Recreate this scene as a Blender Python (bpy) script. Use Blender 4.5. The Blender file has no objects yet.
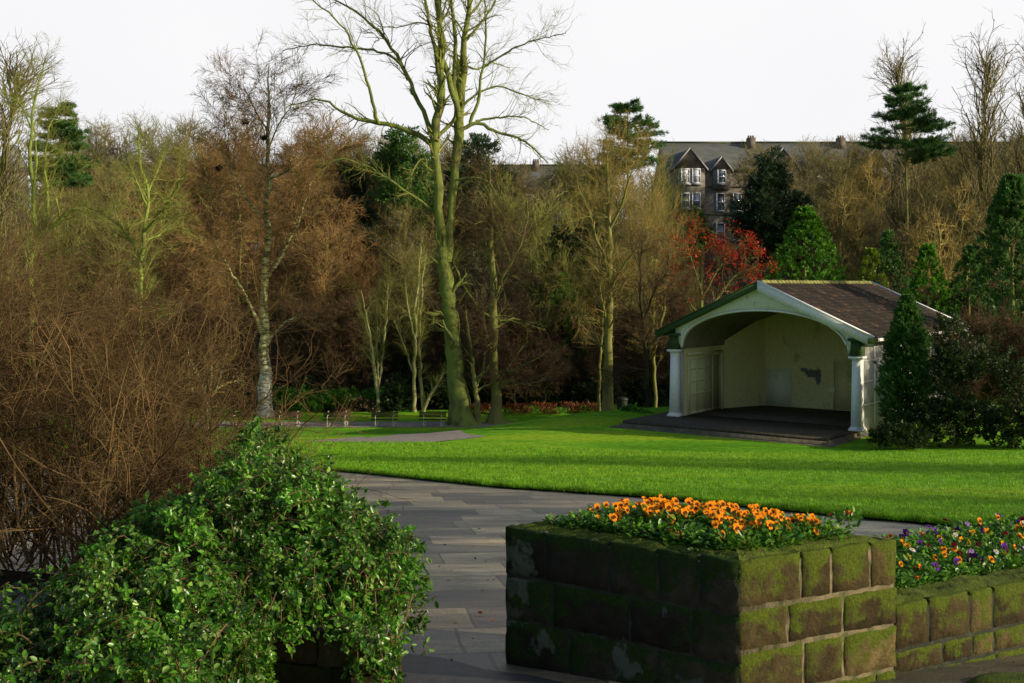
import bpy, math, random
import numpy as np
RNG = np.random.default_rng(7)
random.seed(7)
F = 1100.0; HY = 286.0; CZ = 2.36
sc = bpy.context.scene
col = sc.collection
R_ = math.radians

def P(px, py, Y):
    "world point seen at a photo position at depth Y"
    return np.array([(px - 512.0) * Y / F, Y, CZ - (py - HY) * Y / F])

def sstep(a, b, x):
    t = np.clip((x - a) / (b - a), 0, 1)
    return t * t * (3 - 2 * t)

def gz(X, Y):
    "terrain height"
    X = np.asarray(X, float); Y = np.asarray(Y, float)
    plane = -0.106 * (Y - 7.0)
    w = sstep(52, 66, Y)
    z = plane * (1 - w) + (-5.84) * w
    z = np.where(Y < 4.0, 0.318, z)
    d = np.hypot(X - 11.0, Y - 50.0)
    wp = 1 - sstep(8.5, 17, d)
    z = z * (1 - wp) + (-4.17) * wp
    d2 = np.hypot((X - 30.0)*.45, Y - 50.0)
    wq = (1 - sstep(6, 14, d2)) * (1 - wp)
    z = z * (1 - wq) + (-4.25) * wq
    bank = 10.7 * sstep(74, 126, Y)
    return z + bank

# ------------------------------------------------------------------ mesh helpers
def make_mesh(name, V, Q=None, T=None, mat=None, smooth=False, rnd=None, mats=None, midx=None):
    me = bpy.data.meshes.new(name)
    V = np.asarray(V, np.float32)
    Q = np.zeros((0, 4), np.int32) if Q is None else np.asarray(Q, np.int32).reshape(-1, 4)
    T = np.zeros((0, 3), np.int32) if T is None else np.asarray(T, np.int32).reshape(-1, 3)
    nq, nt = len(Q), len(T)
    me.vertices.add(len(V)); me.vertices.foreach_set('co', V.ravel())
    me.loops.add(nq * 4 + nt * 3)
    me.loops.foreach_set('vertex_index', np.concatenate([Q.ravel(), T.ravel()]))
    me.polygons.add(nq + nt)
    me.polygons.foreach_set('loop_start', np.concatenate([np.arange(nq) * 4, nq * 4 + np.arange(nt) * 3]).astype(np.int32))
    me.polygons.foreach_set('loop_total', np.concatenate([np.full(nq, 4), np.full(nt, 3)]).astype(np.int32))
    if smooth: me.polygons.foreach_set('use_smooth', np.ones(nq + nt, bool))
    if mats:
        for m in mats: me.materials.append(m)
        if midx is not None: me.polygons.foreach_set('material_index', np.asarray(midx, np.int32))
    elif mat: me.materials.append(mat)
    if rnd is not None:
        a = me.attributes.new('rnd', 'FLOAT', 'FACE'); a.data.foreach_set('value', np.asarray(rnd, np.float32))
    me.update(calc_edges=True); me.validate()
    return me

def obj(name, me, parent=None, loc=None):
    o = bpy.data.objects.new(name, me); col.objects.link(o)
    if parent: o.parent = parent
    if loc is not None: o.location = loc
    return o

def tag(o, label=None, cat=None, group=None, kind=None):
    if label: o['label'] = label
    if cat: o['category'] = cat
    if group: o['group'] = group
    if kind: o['kind'] = kind
    return o

def thing(name, label, cat, loc=(0, 0, 0), rz=0.0, group=None):
    o = bpy.data.objects.new(name, None); col.objects.link(o)
    o.empty_display_size = .2
    o.location = tuple(float(v) for v in loc); o.rotation_euler = (0, 0, rz)
    return tag(o, label, cat, group)

def copy_tree(o, parent=None):
    c = o.copy(); col.objects.link(c); c.parent = parent
    for ch in [x for x in o.children]: copy_tree(ch, c)
    return c

class MB:
    "collects shapes for one mesh"
    def __init__(s): s.V = []; s.Q = []; s.T = []; s.n = 0; s.r = []; s.qm = []; s.tm = []
    def add(s, V, Q=None, T=None, m=0):
        V = np.asarray(V, float)
        s.V.append(V)
        if Q is not None and len(Q):
            q = np.asarray(Q, int).reshape(-1, 4) + s.n; s.Q.append(q); s.qm += [m] * len(q)
        if T is not None and len(T):
            t = np.asarray(T, int).reshape(-1, 3) + s.n; s.T.append(t); s.tm += [m] * len(t)
        s.n += len(V)
    def box(s, x0, x1, y0, y1, z0, z1, m=0):
        V = [(x0,y0,z0),(x1,y0,z0),(x1,y1,z0),(x0,y1,z0),(x0,y0,z1),(x1,y0,z1),(x1,y1,z1),(x0,y1,z1)]
        s.add(V, [(0,3,2,1),(4,5,6,7),(0,1,5,4),(1,2,6,5),(2,3,7,6),(3,0,4,7)], m=m)
    def hexa(s, V8, m=0):
        s.add(V8, [(0,3,2,1),(4,5,6,7),(0,1,5,4),(1,2,6,5),(2,3,7,6),(3,0,4,7)], m=m)
    def tube(s, pts, rad, sides=8, m=0):
        V, Q = tubes(np.asarray(pts, float)[None], np.asarray(rad, float)[None], sides); s.add(V, Q, m=m)
    def mesh(s, name, mat=None, smooth=False, off=None, mats=None, rnd=None):
        V = np.concatenate(s.V)
        if off is not None: V = V - np.asarray(off)
        Q = np.concatenate(s.Q) if s.Q else None
        T = np.concatenate(s.T) if s.T else None
        return make_mesh(name, V, Q, T, mat, smooth, rnd=rnd, mats=mats, midx=(s.qm + s.tm) if mats else None)

def norm(v): return v / (np.linalg.norm(v, axis=-1, keepdims=True) + 1e-9)

def tubes(Pt, R, S=4):
    "Pt (N,K,3), R (N,K) -> verts, quads"
    N, K, _ = Pt.shape
    tan = norm(np.gradient(Pt, axis=1))
    ref = np.zeros((N, 1, 3)); mt = np.abs(tan.mean(axis=1))
    ax = np.argmin(mt, axis=1); ref[np.arange(N), 0, ax] = 1
    u = norm(np.cross(tan, np.broadcast_to(ref, tan.shape))); v = np.cross(tan, u)
    a = np.arange(S) * 2 * math.pi / S
    ring = (u[:, :, None, :] * np.cos(a)[None, None, :, None] + v[:, :, None, :] * np.sin(a)[None, None, :, None]) * R[:, :, None, None]
    V = (Pt[:, :, None, :] + ring).reshape(-1, 3)
    n = np.arange(N)[:, None, None] * K * S; k = np.arange(K - 1)[None, :, None] * S; j = np.arange(S)[None, None, :]
    j2 = (j + 1) % S
    Q = np.stack([n + k + j, n + k + j2, n + k + S + j2, n + k + S + j], -1).reshape(-1, 4)
    return V, Q

def resample(pts, rad, K):
    pts = np.asarray(pts, float); rad = np.asarray(rad, float)
    d = np.r_[0, np.cumsum(np.linalg.norm(np.diff(pts, axis=0), axis=1))]
    t = np.linspace(0, d[-1], K)
    out = np.stack([np.interp(t, d, pts[:, i]) for i in range(3)], 1)
    for _ in range(2):
        o = out.copy(); o[1:-1] = .25 * out[:-2] + .5 * out[1:-1] + .25 * out[2:]; out = o
    return out, np.interp(t, d, rad)

def grow(Pp, Rp, n, L, ang, rng, trop=0.0, wig=.18, K=5, rr=.6, t0=.2, t1=1.0, rmin=.004, tip=.3, taper=.5):
    N, Kp, _ = Pp.shape
    ln = np.linalg.norm(np.diff(Pp, axis=1), axis=2).sum(1)
    idx = rng.choice(N, n, p=ln / ln.sum())
    t = rng.uniform(t0, t1, n); f = t * (Kp - 1); i = np.minimum(f.astype(int), Kp - 2); fr = (f - i)[:, None]
    a = Pp[idx, i]; b = Pp[idx, i + 1]
    pos = a * (1 - fr) + b * fr
    pr = Rp[idx, i] * (1 - fr[:, 0]) + Rp[idx, i + 1] * fr[:, 0]
    tan = norm(b - a)
    rv = rng.normal(size=(n, 3)); perp = norm(rv - (rv * tan).sum(1, keepdims=True) * tan)
    an = rng.normal(ang, ang * .25, n)[:, None]
    d = norm(tan * np.cos(an) + perp * np.sin(an))
    length = L * rng.uniform(.55, 1.25, n) * (1 - taper * t)
    out = np.zeros((n, K, 3)); out[:, 0] = pos
    for k in range(1, K):
        d = norm(d + rng.normal(size=(n, 3)) * wig + np.array([0, 0, trop]))
        out[:, k] = out[:, k - 1] + d * (length / (K - 1))[:, None]
    r0 = np.maximum(pr * rr * rng.uniform(.6, 1.0, n), rmin)
    R = r0[:, None] * np.linspace(1, tip, K)[None]
    return out, np.maximum(R, rmin * .5)

def merge(VQ):
    Vs, Qs, n = [], [], 0
    for V, Q in VQ:
        Vs.append(V); Qs.append(Q + n); n += len(V)
    return np.concatenate(Vs), np.concatenate(Qs)

def leaves(C, D, L, W, rng, fold=0.0, up=None):
    "kite-shaped leaves: C centres, D directions; returns V,Q"
    n = len(C); D = norm(D)
    rv = rng.normal(size=(n, 3)) if up is None else up + rng.normal(size=(n, 3)) * .35
    S = norm(np.cross(D, rv)); Nn = np.cross(S, D)
    L = (np.zeros(n) + L)[:, None]; W = (np.zeros(n) + W)[:, None]
    a = C; b = C + D * L * .5 + S * W * .5 + Nn * L * fold; c = C + D * L; d = C + D * L * .5 - S * W * .5 + Nn * L * fold
    V = np.stack([a, b, c, d], 1).reshape(-1, 3)
    Q = np.arange(n * 4).reshape(n, 4)
    return V, Q

def leaves6(C, D, L, W, rng, up):
    "rounder leaves with a crease: 2 quads each"
    n = len(C); D = norm(D)
    S = norm(np.cross(D, up + rng.normal(size=(n, 3)) * .45)); Nn = np.cross(S, D)
    L = (np.zeros(n) + L)[:, None]; W = (np.zeros(n) + W)[:, None]
    a = C; t = C + D * L - Nn * L * .12
    l1 = C + D * L * .28 + S * W * .42 + Nn * L * .08; l2 = C + D * L * .68 + S * W * .40 + Nn * L * .05
    r1 = C + D * L * .28 - S * W * .42 + Nn * L * .08; r2 = C + D * L * .68 - S * W * .40 + Nn * L * .05
    V = np.stack([a, l1, l2, t, r2, r1], 1).reshape(-1, 3)
    k = np.arange(n)[:, None] * 6
    Q = np.concatenate([k + [0, 1, 2, 3], k + [0, 3, 4, 5]], 0)
    return V, Q

# ------------------------------------------------------------------ materials
def newmat(name):
    m = bpy.data.materials.new(name); m.use_nodes = True
    nt = m.node_tree; nt.nodes.clear()
    out = nt.nodes.new('ShaderNodeOutputMaterial')
    return m, nt, out

def ramp(nt, stops):
    r = nt.nodes.new('ShaderNodeValToRGB'); e = r.color_ramp.elements
    while len(e) < len(stops): e.new(.5)
    for i, (p, c) in enumerate(stops): e[i].position = p; e[i].color = (*c, 1)
    return r

def noise(nt, scale, detail=5, rough=.6, coord='Object', stretch=None, dist=0):
    tc = nt.nodes.new('ShaderNodeTexCoord'); n = nt.nodes.new('ShaderNodeTexNoise')
    n.inputs['Scale'].default_value = scale; n.inputs['Detail'].default_value = detail
    n.inputs['Roughness'].default_value = rough; n.inputs['Distortion'].default_value = dist
    if stretch:
        mp = nt.nodes.new('ShaderNodeMapping'); mp.inputs['Scale'].default_value = stretch
        nt.links.new(tc.outputs[coord], mp.inputs[0]); nt.links.new(mp.outputs[0], n.inputs['Vector'])
    else: nt.links.new(tc.outputs[coord], n.inputs['Vector'])
    return n

def mixc(nt, fac, a, b, mode='MIX'):
    m = nt.nodes.new('ShaderNodeMix'); m.data_type = 'RGBA'; m.blend_type = mode
    for s, v in ((0, fac), (6, a), (7, b)):
        if hasattr(v, 'is_linked') or hasattr(v, 'links'): nt.links.new(v, m.inputs[s])
        elif s == 0: m.inputs[0].default_value = v
        else: m.inputs[s].default_value = (*v, 1)
    return m.outputs[2]

def bsdf(nt, out, colour, rough=.8, spec=.3, bump=None, bstr=.3, bdist=.02):
    b = nt.nodes.new('ShaderNodeBsdfPrincipled')
    if isinstance(colour, tuple): b.inputs['Base Color'].default_value = (*colour, 1)
    else: nt.links.new(colour, b.inputs['Base Color'])
    b.inputs['Roughness'].default_value = rough; b.inputs['Specular IOR Level'].default_value = spec
    if bump is not None:
        bp = nt.nodes.new('ShaderNodeBump'); bp.inputs['Strength'].default_value = bstr; bp.inputs['Distance'].default_value = bdist
        nt.links.new(bump, bp.inputs['Height']); nt.links.new(bp.outputs[0], b.inputs['Normal'])
    nt.links.new(b.outputs[0], out.inputs[0])
    return b

def noise_mat(name, stops, scale=4, rough=.85, bstr=.4, bdist=.02, spec=.2, detail=6, stretch=None, bscale=None):
    m, nt, out = newmat(name)
    n = noise(nt, scale, detail, stretch=stretch); r = ramp(nt, stops); nt.links.new(n.outputs[0], r.inputs[0])
    nb = noise(nt, bscale or scale * 5, 4, stretch=stretch)
    bsdf(nt, out, r.outputs[0], rough, spec, nb.outputs[0], bstr, bdist)
    return m

def leaf_mat(name, c0, c1, transl=.3, rough=.5, gloss=.12, nscale=.8, dark=.45, c2=None):
    "colour from the per-leaf random attribute and a slow noise"
    m, nt, out = newmat(name)
    at = nt.nodes.new('ShaderNodeAttribute'); at.attribute_name = 'rnd'
    stops = [(.0, c0), (1., c1)] if c2 is None else [(0., c0), (.75, c1), (1., c2)]
    r = ramp(nt, stops); nt.links.new(at.outputs['Fac'], r.inputs[0])
    n = noise(nt, nscale, 3); r2 = ramp(nt, [(.35, (dark,) * 3), (.65, (1.0, 1.0, 1.0))]); nt.links.new(n.outputs[0], r2.inputs[0])
    c = mixc(nt, 1.0, r.outputs[0], r2.outputs[0], 'MULTIPLY')
    d = nt.nodes.new('ShaderNodeBsdfPrincipled'); nt.links.new(c, d.inputs['Base Color']); d.inputs['Roughness'].default_value = rough
    d.inputs['Specular IOR Level'].default_value = gloss * 2
    t = nt.nodes.new('ShaderNodeBsdfTranslucent'); nt.links.new(c, t.inputs[0])
    mx = nt.nodes.new('ShaderNodeMixShader'); mx.inputs[0].default_value = transl
    nt.links.new(d.outputs[0], mx.inputs[1]); nt.links.new(t.outputs[0], mx.inputs[2]); nt.links.new(mx.outputs[0], out.inputs[0])
    return m

def bark_mat(name, base, moss, amount=.5, scale=3, pale=None):
    m, nt, out = newmat(name)
    n = noise(nt, scale, 6, stretch=(1, 1, .35)); r = ramp(nt, [(.35, tuple(x * .55 for x in base)), (.65, base)]); nt.links.new(n.outputs[0], r.inputs[0])
    n2 = noise(nt, scale * .6, 4, stretch=(1, 1, .5)); r2 = ramp(nt, [(max(0, .5 - amount * .35), (0, 0, 0)), (min(1, .75 - amount * .35), (1, 1, 1))])
    nt.links.new(n2.outputs[0], r2.inputs[0])
    c = mixc(nt, r2.outputs[0], r.outputs[0], moss)
    nb = noise(nt, scale * 5, 5, stretch=(1, 1, .2))
    bsdf(nt, out, c, .9, .1, nb.outputs[0], .8, .04)
    return m

M = {}
M['moss_bark'] = bark_mat('moss_bark', (.085, .075, .04), (.165, .20, .045), .6)
M['green_bark'] = bark_mat('green_bark', (.10, .09, .04), (.20, .25, .05), .75)
M['brown_bark'] = bark_mat('brown_bark', (.17, .135, .07), (.20, .21, .055), .55)
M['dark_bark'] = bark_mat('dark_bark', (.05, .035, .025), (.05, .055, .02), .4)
M['pale_bark'] = bark_mat('pale_bark', (.38, .33, .20), (.30, .31, .10), .5)
M['golden_bark'] = bark_mat('golden_bark', (.26, .20, .09), (.20, .21, .055), .6)
def birch_bark():
    m, nt, out = newmat('birch_bark')
    n = noise(nt, 2.2, 7, stretch=(1, 1, 3.5)); r = ramp(nt, [(.38, (.06, .06, .04)), (.54, (.50, .50, .44))]); nt.links.new(n.outputs[0], r.inputs[0])
    n2 = noise(nt, .25, 2, stretch=(.2, .2, 1)); 
    tc = nt.nodes.new('ShaderNodeTexCoord'); sx = nt.nodes.new('ShaderNodeSeparateXYZ'); nt.links.new(tc.outputs['Object'], sx.inputs[0])
    mr = nt.nodes.new('ShaderNodeMapRange'); mr.inputs[1].default_value = 1.8; mr.inputs[2].default_value = 4.5; nt.links.new(sx.outputs[2], mr.inputs[0])
    r3 = ramp(nt, [(.42, (.06, .06, .03)), (.58, (.46, .46, .20))]); nt.links.new(n.outputs[0], r3.inputs[0])
    c = mixc(nt, mr.outputs[0], r.outputs[0], r3.outputs[0])
    bsdf(nt, out, c, .8, .2, n.outputs[0], .5, .02)
    return m
M['birch_bark'] = birch_bark()
def twig_mat(name, c0, c1, ns=.35):
    m, nt, out = newmat(name)
    n = noise(nt, ns, 3); r = ramp(nt, [(.35, c0), (.65, c1)]); nt.links.new(n.outputs[0], r.inputs[0])
    bsdf(nt, out, r.outputs[0], .9, .05)
    return m
M['twig_brown'] = twig_mat('twig_brown', (.13, .115, .04), (.25, .21, .08))
M['twig_red'] = twig_mat('twig_red', (.16, .10, .042), (.29, .185, .075))
M['twig_olive'] = twig_mat('twig_olive', (.16, .17, .045), (.29, .29, .075))
M['twig_grey'] = twig_mat('twig_grey', (.15, .13, .065), (.24, .21, .10))
M['twig_dark'] = twig_mat('twig_dark', (.075, .05, .03), (.13, .085, .045))
M['twig_gold'] = twig_mat('twig_gold', (.26, .19, .06), (.38, .30, .10))
M['twig_shrub'] = twig_mat('twig_shrub', (.032, .022, .012), (.185, .120, .050), 1.3)
M['thuja'] = leaf_mat('thuja', (.035, .12, .010), (.13, .36, .025), .35, c2=(.24, .50, .04), dark=.45)
M['conifer'] = leaf_mat('conifer', (.03, .09, .02), (.14, .31, .06), .35, nscale=.7, dark=.5)
M['dark_conifer'] = leaf_mat('dark_conifer', (.03, .065, .03), (.085, .15, .06), .3, dark=.5)
M['pine'] = leaf_mat('pine', (.04, .12, .03), (.16, .34, .08), .35, nscale=.8, dark=.6)
M['yellow_conifer'] = leaf_mat('yellow_conifer', (.07, .13, .01), (.30, .40, .03), .3)
M['shrub_green'] = leaf_mat('shrub_green', (.05, .19, .015), (.20, .48, .04), .4, nscale=1.0)
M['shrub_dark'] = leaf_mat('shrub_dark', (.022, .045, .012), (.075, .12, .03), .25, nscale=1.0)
M['red_leaf'] = leaf_mat('red_leaf', (.26, .012, .006), (.75, .07, .015), .4, nscale=1.0, dark=.5)
M['rust_leaf'] = leaf_mat('rust_leaf', (.10, .03, .015), (.38, .12, .03), .3)
M['front_leaf'] = leaf_mat('front_leaf', (.040, .17, .012), (.19, .50, .03), .42, rough=.32, gloss=.3, nscale=2.6, dark=.22, c2=(.38, .56, .12))
M['bed_leaf'] = leaf_mat('bed_leaf', (.07, .20, .014), (.18, .46, .035), .42, rough=.35, gloss=.3, nscale=9, dark=.4, c2=(.34, .54, .10))
M['grass_blade'] = leaf_mat('grass_blade', (.13, .38, .012), (.36, .62, .03), .45, nscale=2.6, dark=.5)
M['ivy'] = leaf_mat('ivy', (.03, .06, .01), (.10, .15, .02), .3)

def lawn_mat():
    m, nt, out = newmat('lawn_grass')
    n = noise(nt, .22, 8, .68, stretch=(.5, 1.3, 1)); n2 = noise(nt, 3.2, 8, .78); n3 = noise(nt, 60, 4, .7)
    r = ramp(nt, [(.28, (.10, .31, .012)), (.48, (.18, .48, .018)), (.62, (.36, .58, .025)), (.74, (.33, .42, .06)), (.82, (.24, .23, .07))]); nt.links.new(n.outputs[0], r.inputs[0])
    r2 = ramp(nt, [(.36, (.50, .58, .5)), (.64, (1.25, 1.15, 1.1))]); nt.links.new(n2.outputs[0], r2.inputs[0])
    c = mixc(nt, 1, r.outputs[0], r2.outputs[0], 'MULTIPLY')
    r3 = ramp(nt, [(.3, (.55, .55, .55)), (.7, (1.2, 1.2, 1.2))]); nt.links.new(n3.outputs[0], r3.inputs[0])
    c = mixc(nt, 1, c, r3.outputs[0], 'MULTIPLY')
    bsdf(nt, out, c, .9, .1, n3.outputs[0], 1.0, .06)
    return m
M['lawn'] = lawn_mat()
M['litter'] = noise_mat('leaf_litter', [(.3, (.022, .016, .010)), (.6, (.06, .038, .02)), (.75, (.05, .06, .018))], .6, bstr=.6, bdist=.1)
def paving_mat():
    m, nt, out = newmat('stone_paving')
    tc = nt.nodes.new('ShaderNodeTexCoord'); mp = nt.nodes.new('ShaderNodeMapping'); mp.inputs['Rotation'].default_value = (0, 0, R_(-8))
    wn = noise(nt, .9, 3)
    nt.links.new(tc.outputs['Object'], mp.inputs[0])
    ad = nt.nodes.new('ShaderNodeVectorMath'); ad.operation = 'MULTIPLY_ADD'; ad.inputs[1].default_value = (.09, .09, 0)
    nt.links.new(wn.outputs['Color'], ad.inputs[0]); nt.links.new(mp.outputs[0], ad.inputs[2])
    b = nt.nodes.new('ShaderNodeTexBrick'); nt.links.new(ad.outputs[0], b.inputs['Vector'])
    b.inputs['Scale'].default_value = 1; b.inputs['Brick Width'].default_value = 1.5; b.inputs['Row Height'].default_value = .8; b.offset_frequency = 3; b.squash = .6; b.squash_frequency = 2
    b.inputs['Mortar Size'].default_value = .014; b.inputs['Mortar Smooth'].default_value = .4; b.inputs['Bias'].default_value = -.15
    b.inputs['Color1'].default_value = (.11, .098, .082, 1); b.inputs['Color2'].default_value = (.48, .41, .27, 1); b.inputs['Mortar'].default_value = (.085, .08, .055, 1)
    n = noise(nt, .9, 8, .7, stretch=(.5, 1.6, 1)); r = ramp(nt, [(.36, (.42, .41, .42)), (.52, (.85, .82, .78)), (.64, (1.7, 1.55, 1.25))]); nt.links.new(n.outputs[0], r.inputs[0])
    c = mixc(nt, 1, b.outputs[0], r.outputs[0], 'MULTIPLY')
    n2 = noise(nt, 45, 5, .7); r2 = ramp(nt, [(.3, (.45, .45, .45)), (.7, (1.35, 1.35, 1.35))]); nt.links.new(n2.outputs[0], r2.inputs[0])
    c = mixc(nt, 1, c, r2.outputs[0], 'MULTIPLY')
    n4 = noise(nt, 1.6, 5, .7); r4 = ramp(nt, [(.54, (0, 0, 0)), (.70, (.7, .7, .7))]); nt.links.new(n4.outputs[0], r4.inputs[0])
    c = mixc(nt, r4.outputs[0], c, (.05, .07, .02))
    hb = mixc(nt, .5, b.outputs['Fac'], n2.outputs[0])
    inv = nt.nodes.new('ShaderNodeInvert'); nt.links.new(hb, inv.inputs[1])
    bsdf(nt, out, c, .42, .5, inv.outputs[0], .55, .02)
    return m
M['paving'] = paving_mat()
M['asphalt'] = noise_mat('damp_asphalt', [(.3, (.022, .022, .026)), (.7, (.060, .058, .066))], 14, rough=.45, bstr=.8, bdist=.01, spec=.5, bscale=160)
M['gravel'] = noise_mat('gravel_path', [(.3, (.20, .17, .15)), (.7, (.32, .28, .24))], 2.5, bstr=.5, bdist=.02, bscale=40)
M['soil'] = noise_mat('soil', [(.3, (.012, .009, .006)), (.7, (.04, .028, .018))], 12, bstr=1, bdist=.03)

def stone_mat(name, dark, light, moss, mossamt, lichen=None, rough=.9, mscale=5):
    m, nt, out = newmat(name)
    n = noise(nt, 7, 9, .75, dist=.8); r = ramp(nt, [(.3, dark), (.7, light)]); nt.links.new(n.outputs[0], r.inputs[0])
    at = nt.nodes.new('ShaderNodeAttribute'); at.attribute_name = 'rnd'
    rr = ramp(nt, [(0, (.42, .40, .40)), (1, (1.5, 1.45, 1.3))]); nt.links.new(at.outputs['Fac'], rr.inputs[0])
    c = mixc(nt, 1, r.outputs[0], rr.outputs[0], 'MULTIPLY')
    n2 = noise(nt, mscale, 8, .7); geo = nt.nodes.new('ShaderNodeNewGeometry'); sx = nt.nodes.new('ShaderNodeSeparateXYZ'); nt.links.new(geo.outputs['Normal'], sx.inputs[0])
    ma = nt.nodes.new('ShaderNodeMath'); ma.operation = 'MULTIPLY_ADD'; ma.inputs[1].default_value = .35; nt.links.new(sx.outputs[2], ma.inputs[0]); nt.links.new(n2.outputs[0], ma.inputs[2])
    r2 = ramp(nt, [(.62 - mossamt * .3, (0, 0, 0)), (.74 - mossamt * .3, (1, 1, 1))]); nt.links.new(ma.outputs[0], r2.inputs[0])
    nf = noise(nt, 70, 4, .7); mr = ramp(nt, [(.3, tuple(x * .45 for x in moss)), (.7, moss)]); nt.links.new(nf.outputs[0], mr.inputs[0])
    c = mixc(nt, r2.outputs[0], c, mr.outputs[0])
    if lichen:
        nl = noise(nt, 4.2, 5, .6, stretch=(1, 1, .7)); rl = ramp(nt, [(.585, (0, 0, 0)), (.63, (1, 1, 1))]); nt.links.new(nl.outputs[0], rl.inputs[0])
        c = mixc(nt, rl.outputs[0], c, lichen)
    nb = noise(nt, 28, 8, .75)
    bsdf(nt, out, c, rough, .15, nb.outputs[0], 1.0, .035)
    return m
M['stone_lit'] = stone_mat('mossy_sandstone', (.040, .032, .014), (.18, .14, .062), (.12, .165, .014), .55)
M['stone_shaded'] = stone_mat('shade_painted_stone', (.022, .020, .015), (.065, .058, .042), (.030, .070, .010), .52, lichen=(.11, .125, .09))  # darker stone copy: the left face's shade is put into its colour
M['stone_left'] = stone_mat('left_wall_stone', (.05, .045, .02), (.13, .115, .05), (.06, .08, .012), .35)
M['mortar'] = noise_mat('lime_mortar', [(.36, (.045, .055, .015)), (.50, (.11, .095, .05)), (.72, (.21, .17, .095))], 12, bstr=1, bdist=.01)
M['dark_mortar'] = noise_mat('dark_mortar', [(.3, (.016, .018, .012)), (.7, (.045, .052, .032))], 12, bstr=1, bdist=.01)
M['moss'] = noise_mat('moss_cushion', [(.3, (.03, .045, .008)), (.6, (.10, .14, .012)), (.75, (.08, .055, .02))], 9, bstr=1, bdist=.02, bscale=90)
M['slab'] = noise_mat('grey_coping', [(.3, (.09, .09, .085)), (.7, (.22, .21, .19))], 5, bstr=.6, bdist=.01)
# bandstand
def paint_mat(name, c, grime, gs=1.2, amt=.6):
    m, nt, out = newmat(name)
    n = noise(nt, gs, 7, .7, stretch=(1, 1, .5)); r = ramp(nt, [(amt, (0, 0, 0)), (amt + .12, (.8, .8, .8))]); nt.links.new(n.outputs[0], r.inputs[0])
    n2 = noise(nt, gs * 6, 4); r2 = ramp(nt, [(.3, tuple(x * .82 for x in c)), (.7, c)]); nt.links.new(n2.outputs[0], r2.inputs[0])
    cc = mixc(nt, r.outputs[0], r2.outputs[0], grime)
    bsdf(nt, out, cc, .7, .25, n2.outputs[0], .15, .01)
    return m
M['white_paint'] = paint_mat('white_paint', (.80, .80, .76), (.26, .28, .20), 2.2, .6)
M['side_paint_shaded'] = paint_mat('side_paint_shaded', (.42, .43, .42), (.16, .18, .12), 1.6, .55)  # white walls coloured darker to stand in for the conifers' shade
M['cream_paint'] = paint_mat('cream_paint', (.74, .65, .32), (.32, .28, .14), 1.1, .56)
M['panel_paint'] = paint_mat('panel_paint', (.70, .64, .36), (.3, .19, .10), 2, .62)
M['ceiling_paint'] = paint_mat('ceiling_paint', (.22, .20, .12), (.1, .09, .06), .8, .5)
M['patch'] = paint_mat('grey_patch', (.17, .165, .16), (.05, .05, .05), 3, .5)
M['pale_patch'] = paint_mat('pale_patch', (.80, .78, .56), (.4, .4, .3), 3, .6)
M['green_paint'] = paint_mat('green_paint', (.035, .075, .02), (.02, .03, .01), 3, .6)
M['stage'] = noise_mat('stage_boards', [(.35, (.05, .04, .03)), (.7, (.10, .08, .055))], 1.5, bstr=.3, stretch=(6, 1, 1))
M['step'] = noise_mat('step_stone', [(.35, (.07, .06, .04)), (.7, (.17, .15, .10))], 3, bstr=.5)
M['ridge'] = noise_mat('mossy_ridge', [(.35, (.08, .08, .03)), (.6, (.24, .24, .07))], 3, bstr=.8)
def tile_mat():
    m, nt, out = newmat('roof_tiles')
    n = noise(nt, 1.0, 5, .65); r = ramp(nt, [(.35, (.010, .008, .006)), (.55, (.022, .016, .011)), (.72, (.06, .026, .014))]); nt.links.new(n.outputs[0], r.inputs[0])
    at = nt.nodes.new('ShaderNodeAttribute'); at.attribute_name = 'rnd'
    rr = ramp(nt, [(0, (.5, .5, .5)), (.9, (1.2, 1.2, 1.15)), (.96, (2.6, 2.2, 1.5))]); nt.links.new(at.outputs['Fac'], rr.inputs[0])
    c = mixc(nt, 1, r.outputs[0], rr.outputs[0], 'MULTIPLY')
    nb = noise(nt, 30, 4); bsdf(nt, out, c, .85, .2, nb.outputs[0], .5, .01)
    return m
M['tiles'] = tile_mat()
# houses
M['house_wall'] = noise_mat('house_sandstone', [(.35, (.13, .118, .095)), (.65, (.23, .205, .165))], .9, bstr=.4, bscale=5)
M['slate'] = noise_mat('slate_roof', [(.35, (.11, .112, .10)), (.65, (.17, .175, .15))], .7, bstr=.3, bscale=8, stretch=(1, 1, 3))
M['ridge_slate'] = noise_mat('ridge_slate', [(.4, (.10, .12, .06)), (.6, (.15, .17, .09))], .7)
M['barge'] = noise_mat('barge_boards', [(.4, (.25, .24, .24)), (.6, (.4, .38, .4))], 2)
M['win_white'] = noise_mat('window_paint', [(.4, (.6, .62, .68)), (.6, (.8, .8, .85))], 2)
def glass_mat():
    m, nt, out = newmat('window_glass')
    n = noise(nt, .9, 2); r = ramp(nt, [(.4, (.02, .025, .03)), (.62, (.22, .26, .32))]); nt.links.new(n.outputs[0], r.inputs[0])
    bsdf(nt, out, r.outputs[0], .12, .6); return m
M['glass'] = glass_mat()
M['curtain'] = noise_mat('net_curtain', [(.4, (.45, .47, .5)), (.6, (.7, .72, .76))], 3)
M['bench_wood'] = noise_mat('bench_wood', [(.35, (.035, .018, .012)), (.65, (.07, .035, .022))], 5, stretch=(1, 8, 8))
M['bench_iron'] = noise_mat('bench_iron', [(.35, (.32, .29, .24)), (.65, (.50, .46, .38))], 8, rough=.5)
M['bin'] = noise_mat('bin_metal', [(.35, (.015, .018, .016)), (.65, (.03, .035, .03))], 5, rough=.5)
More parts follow.
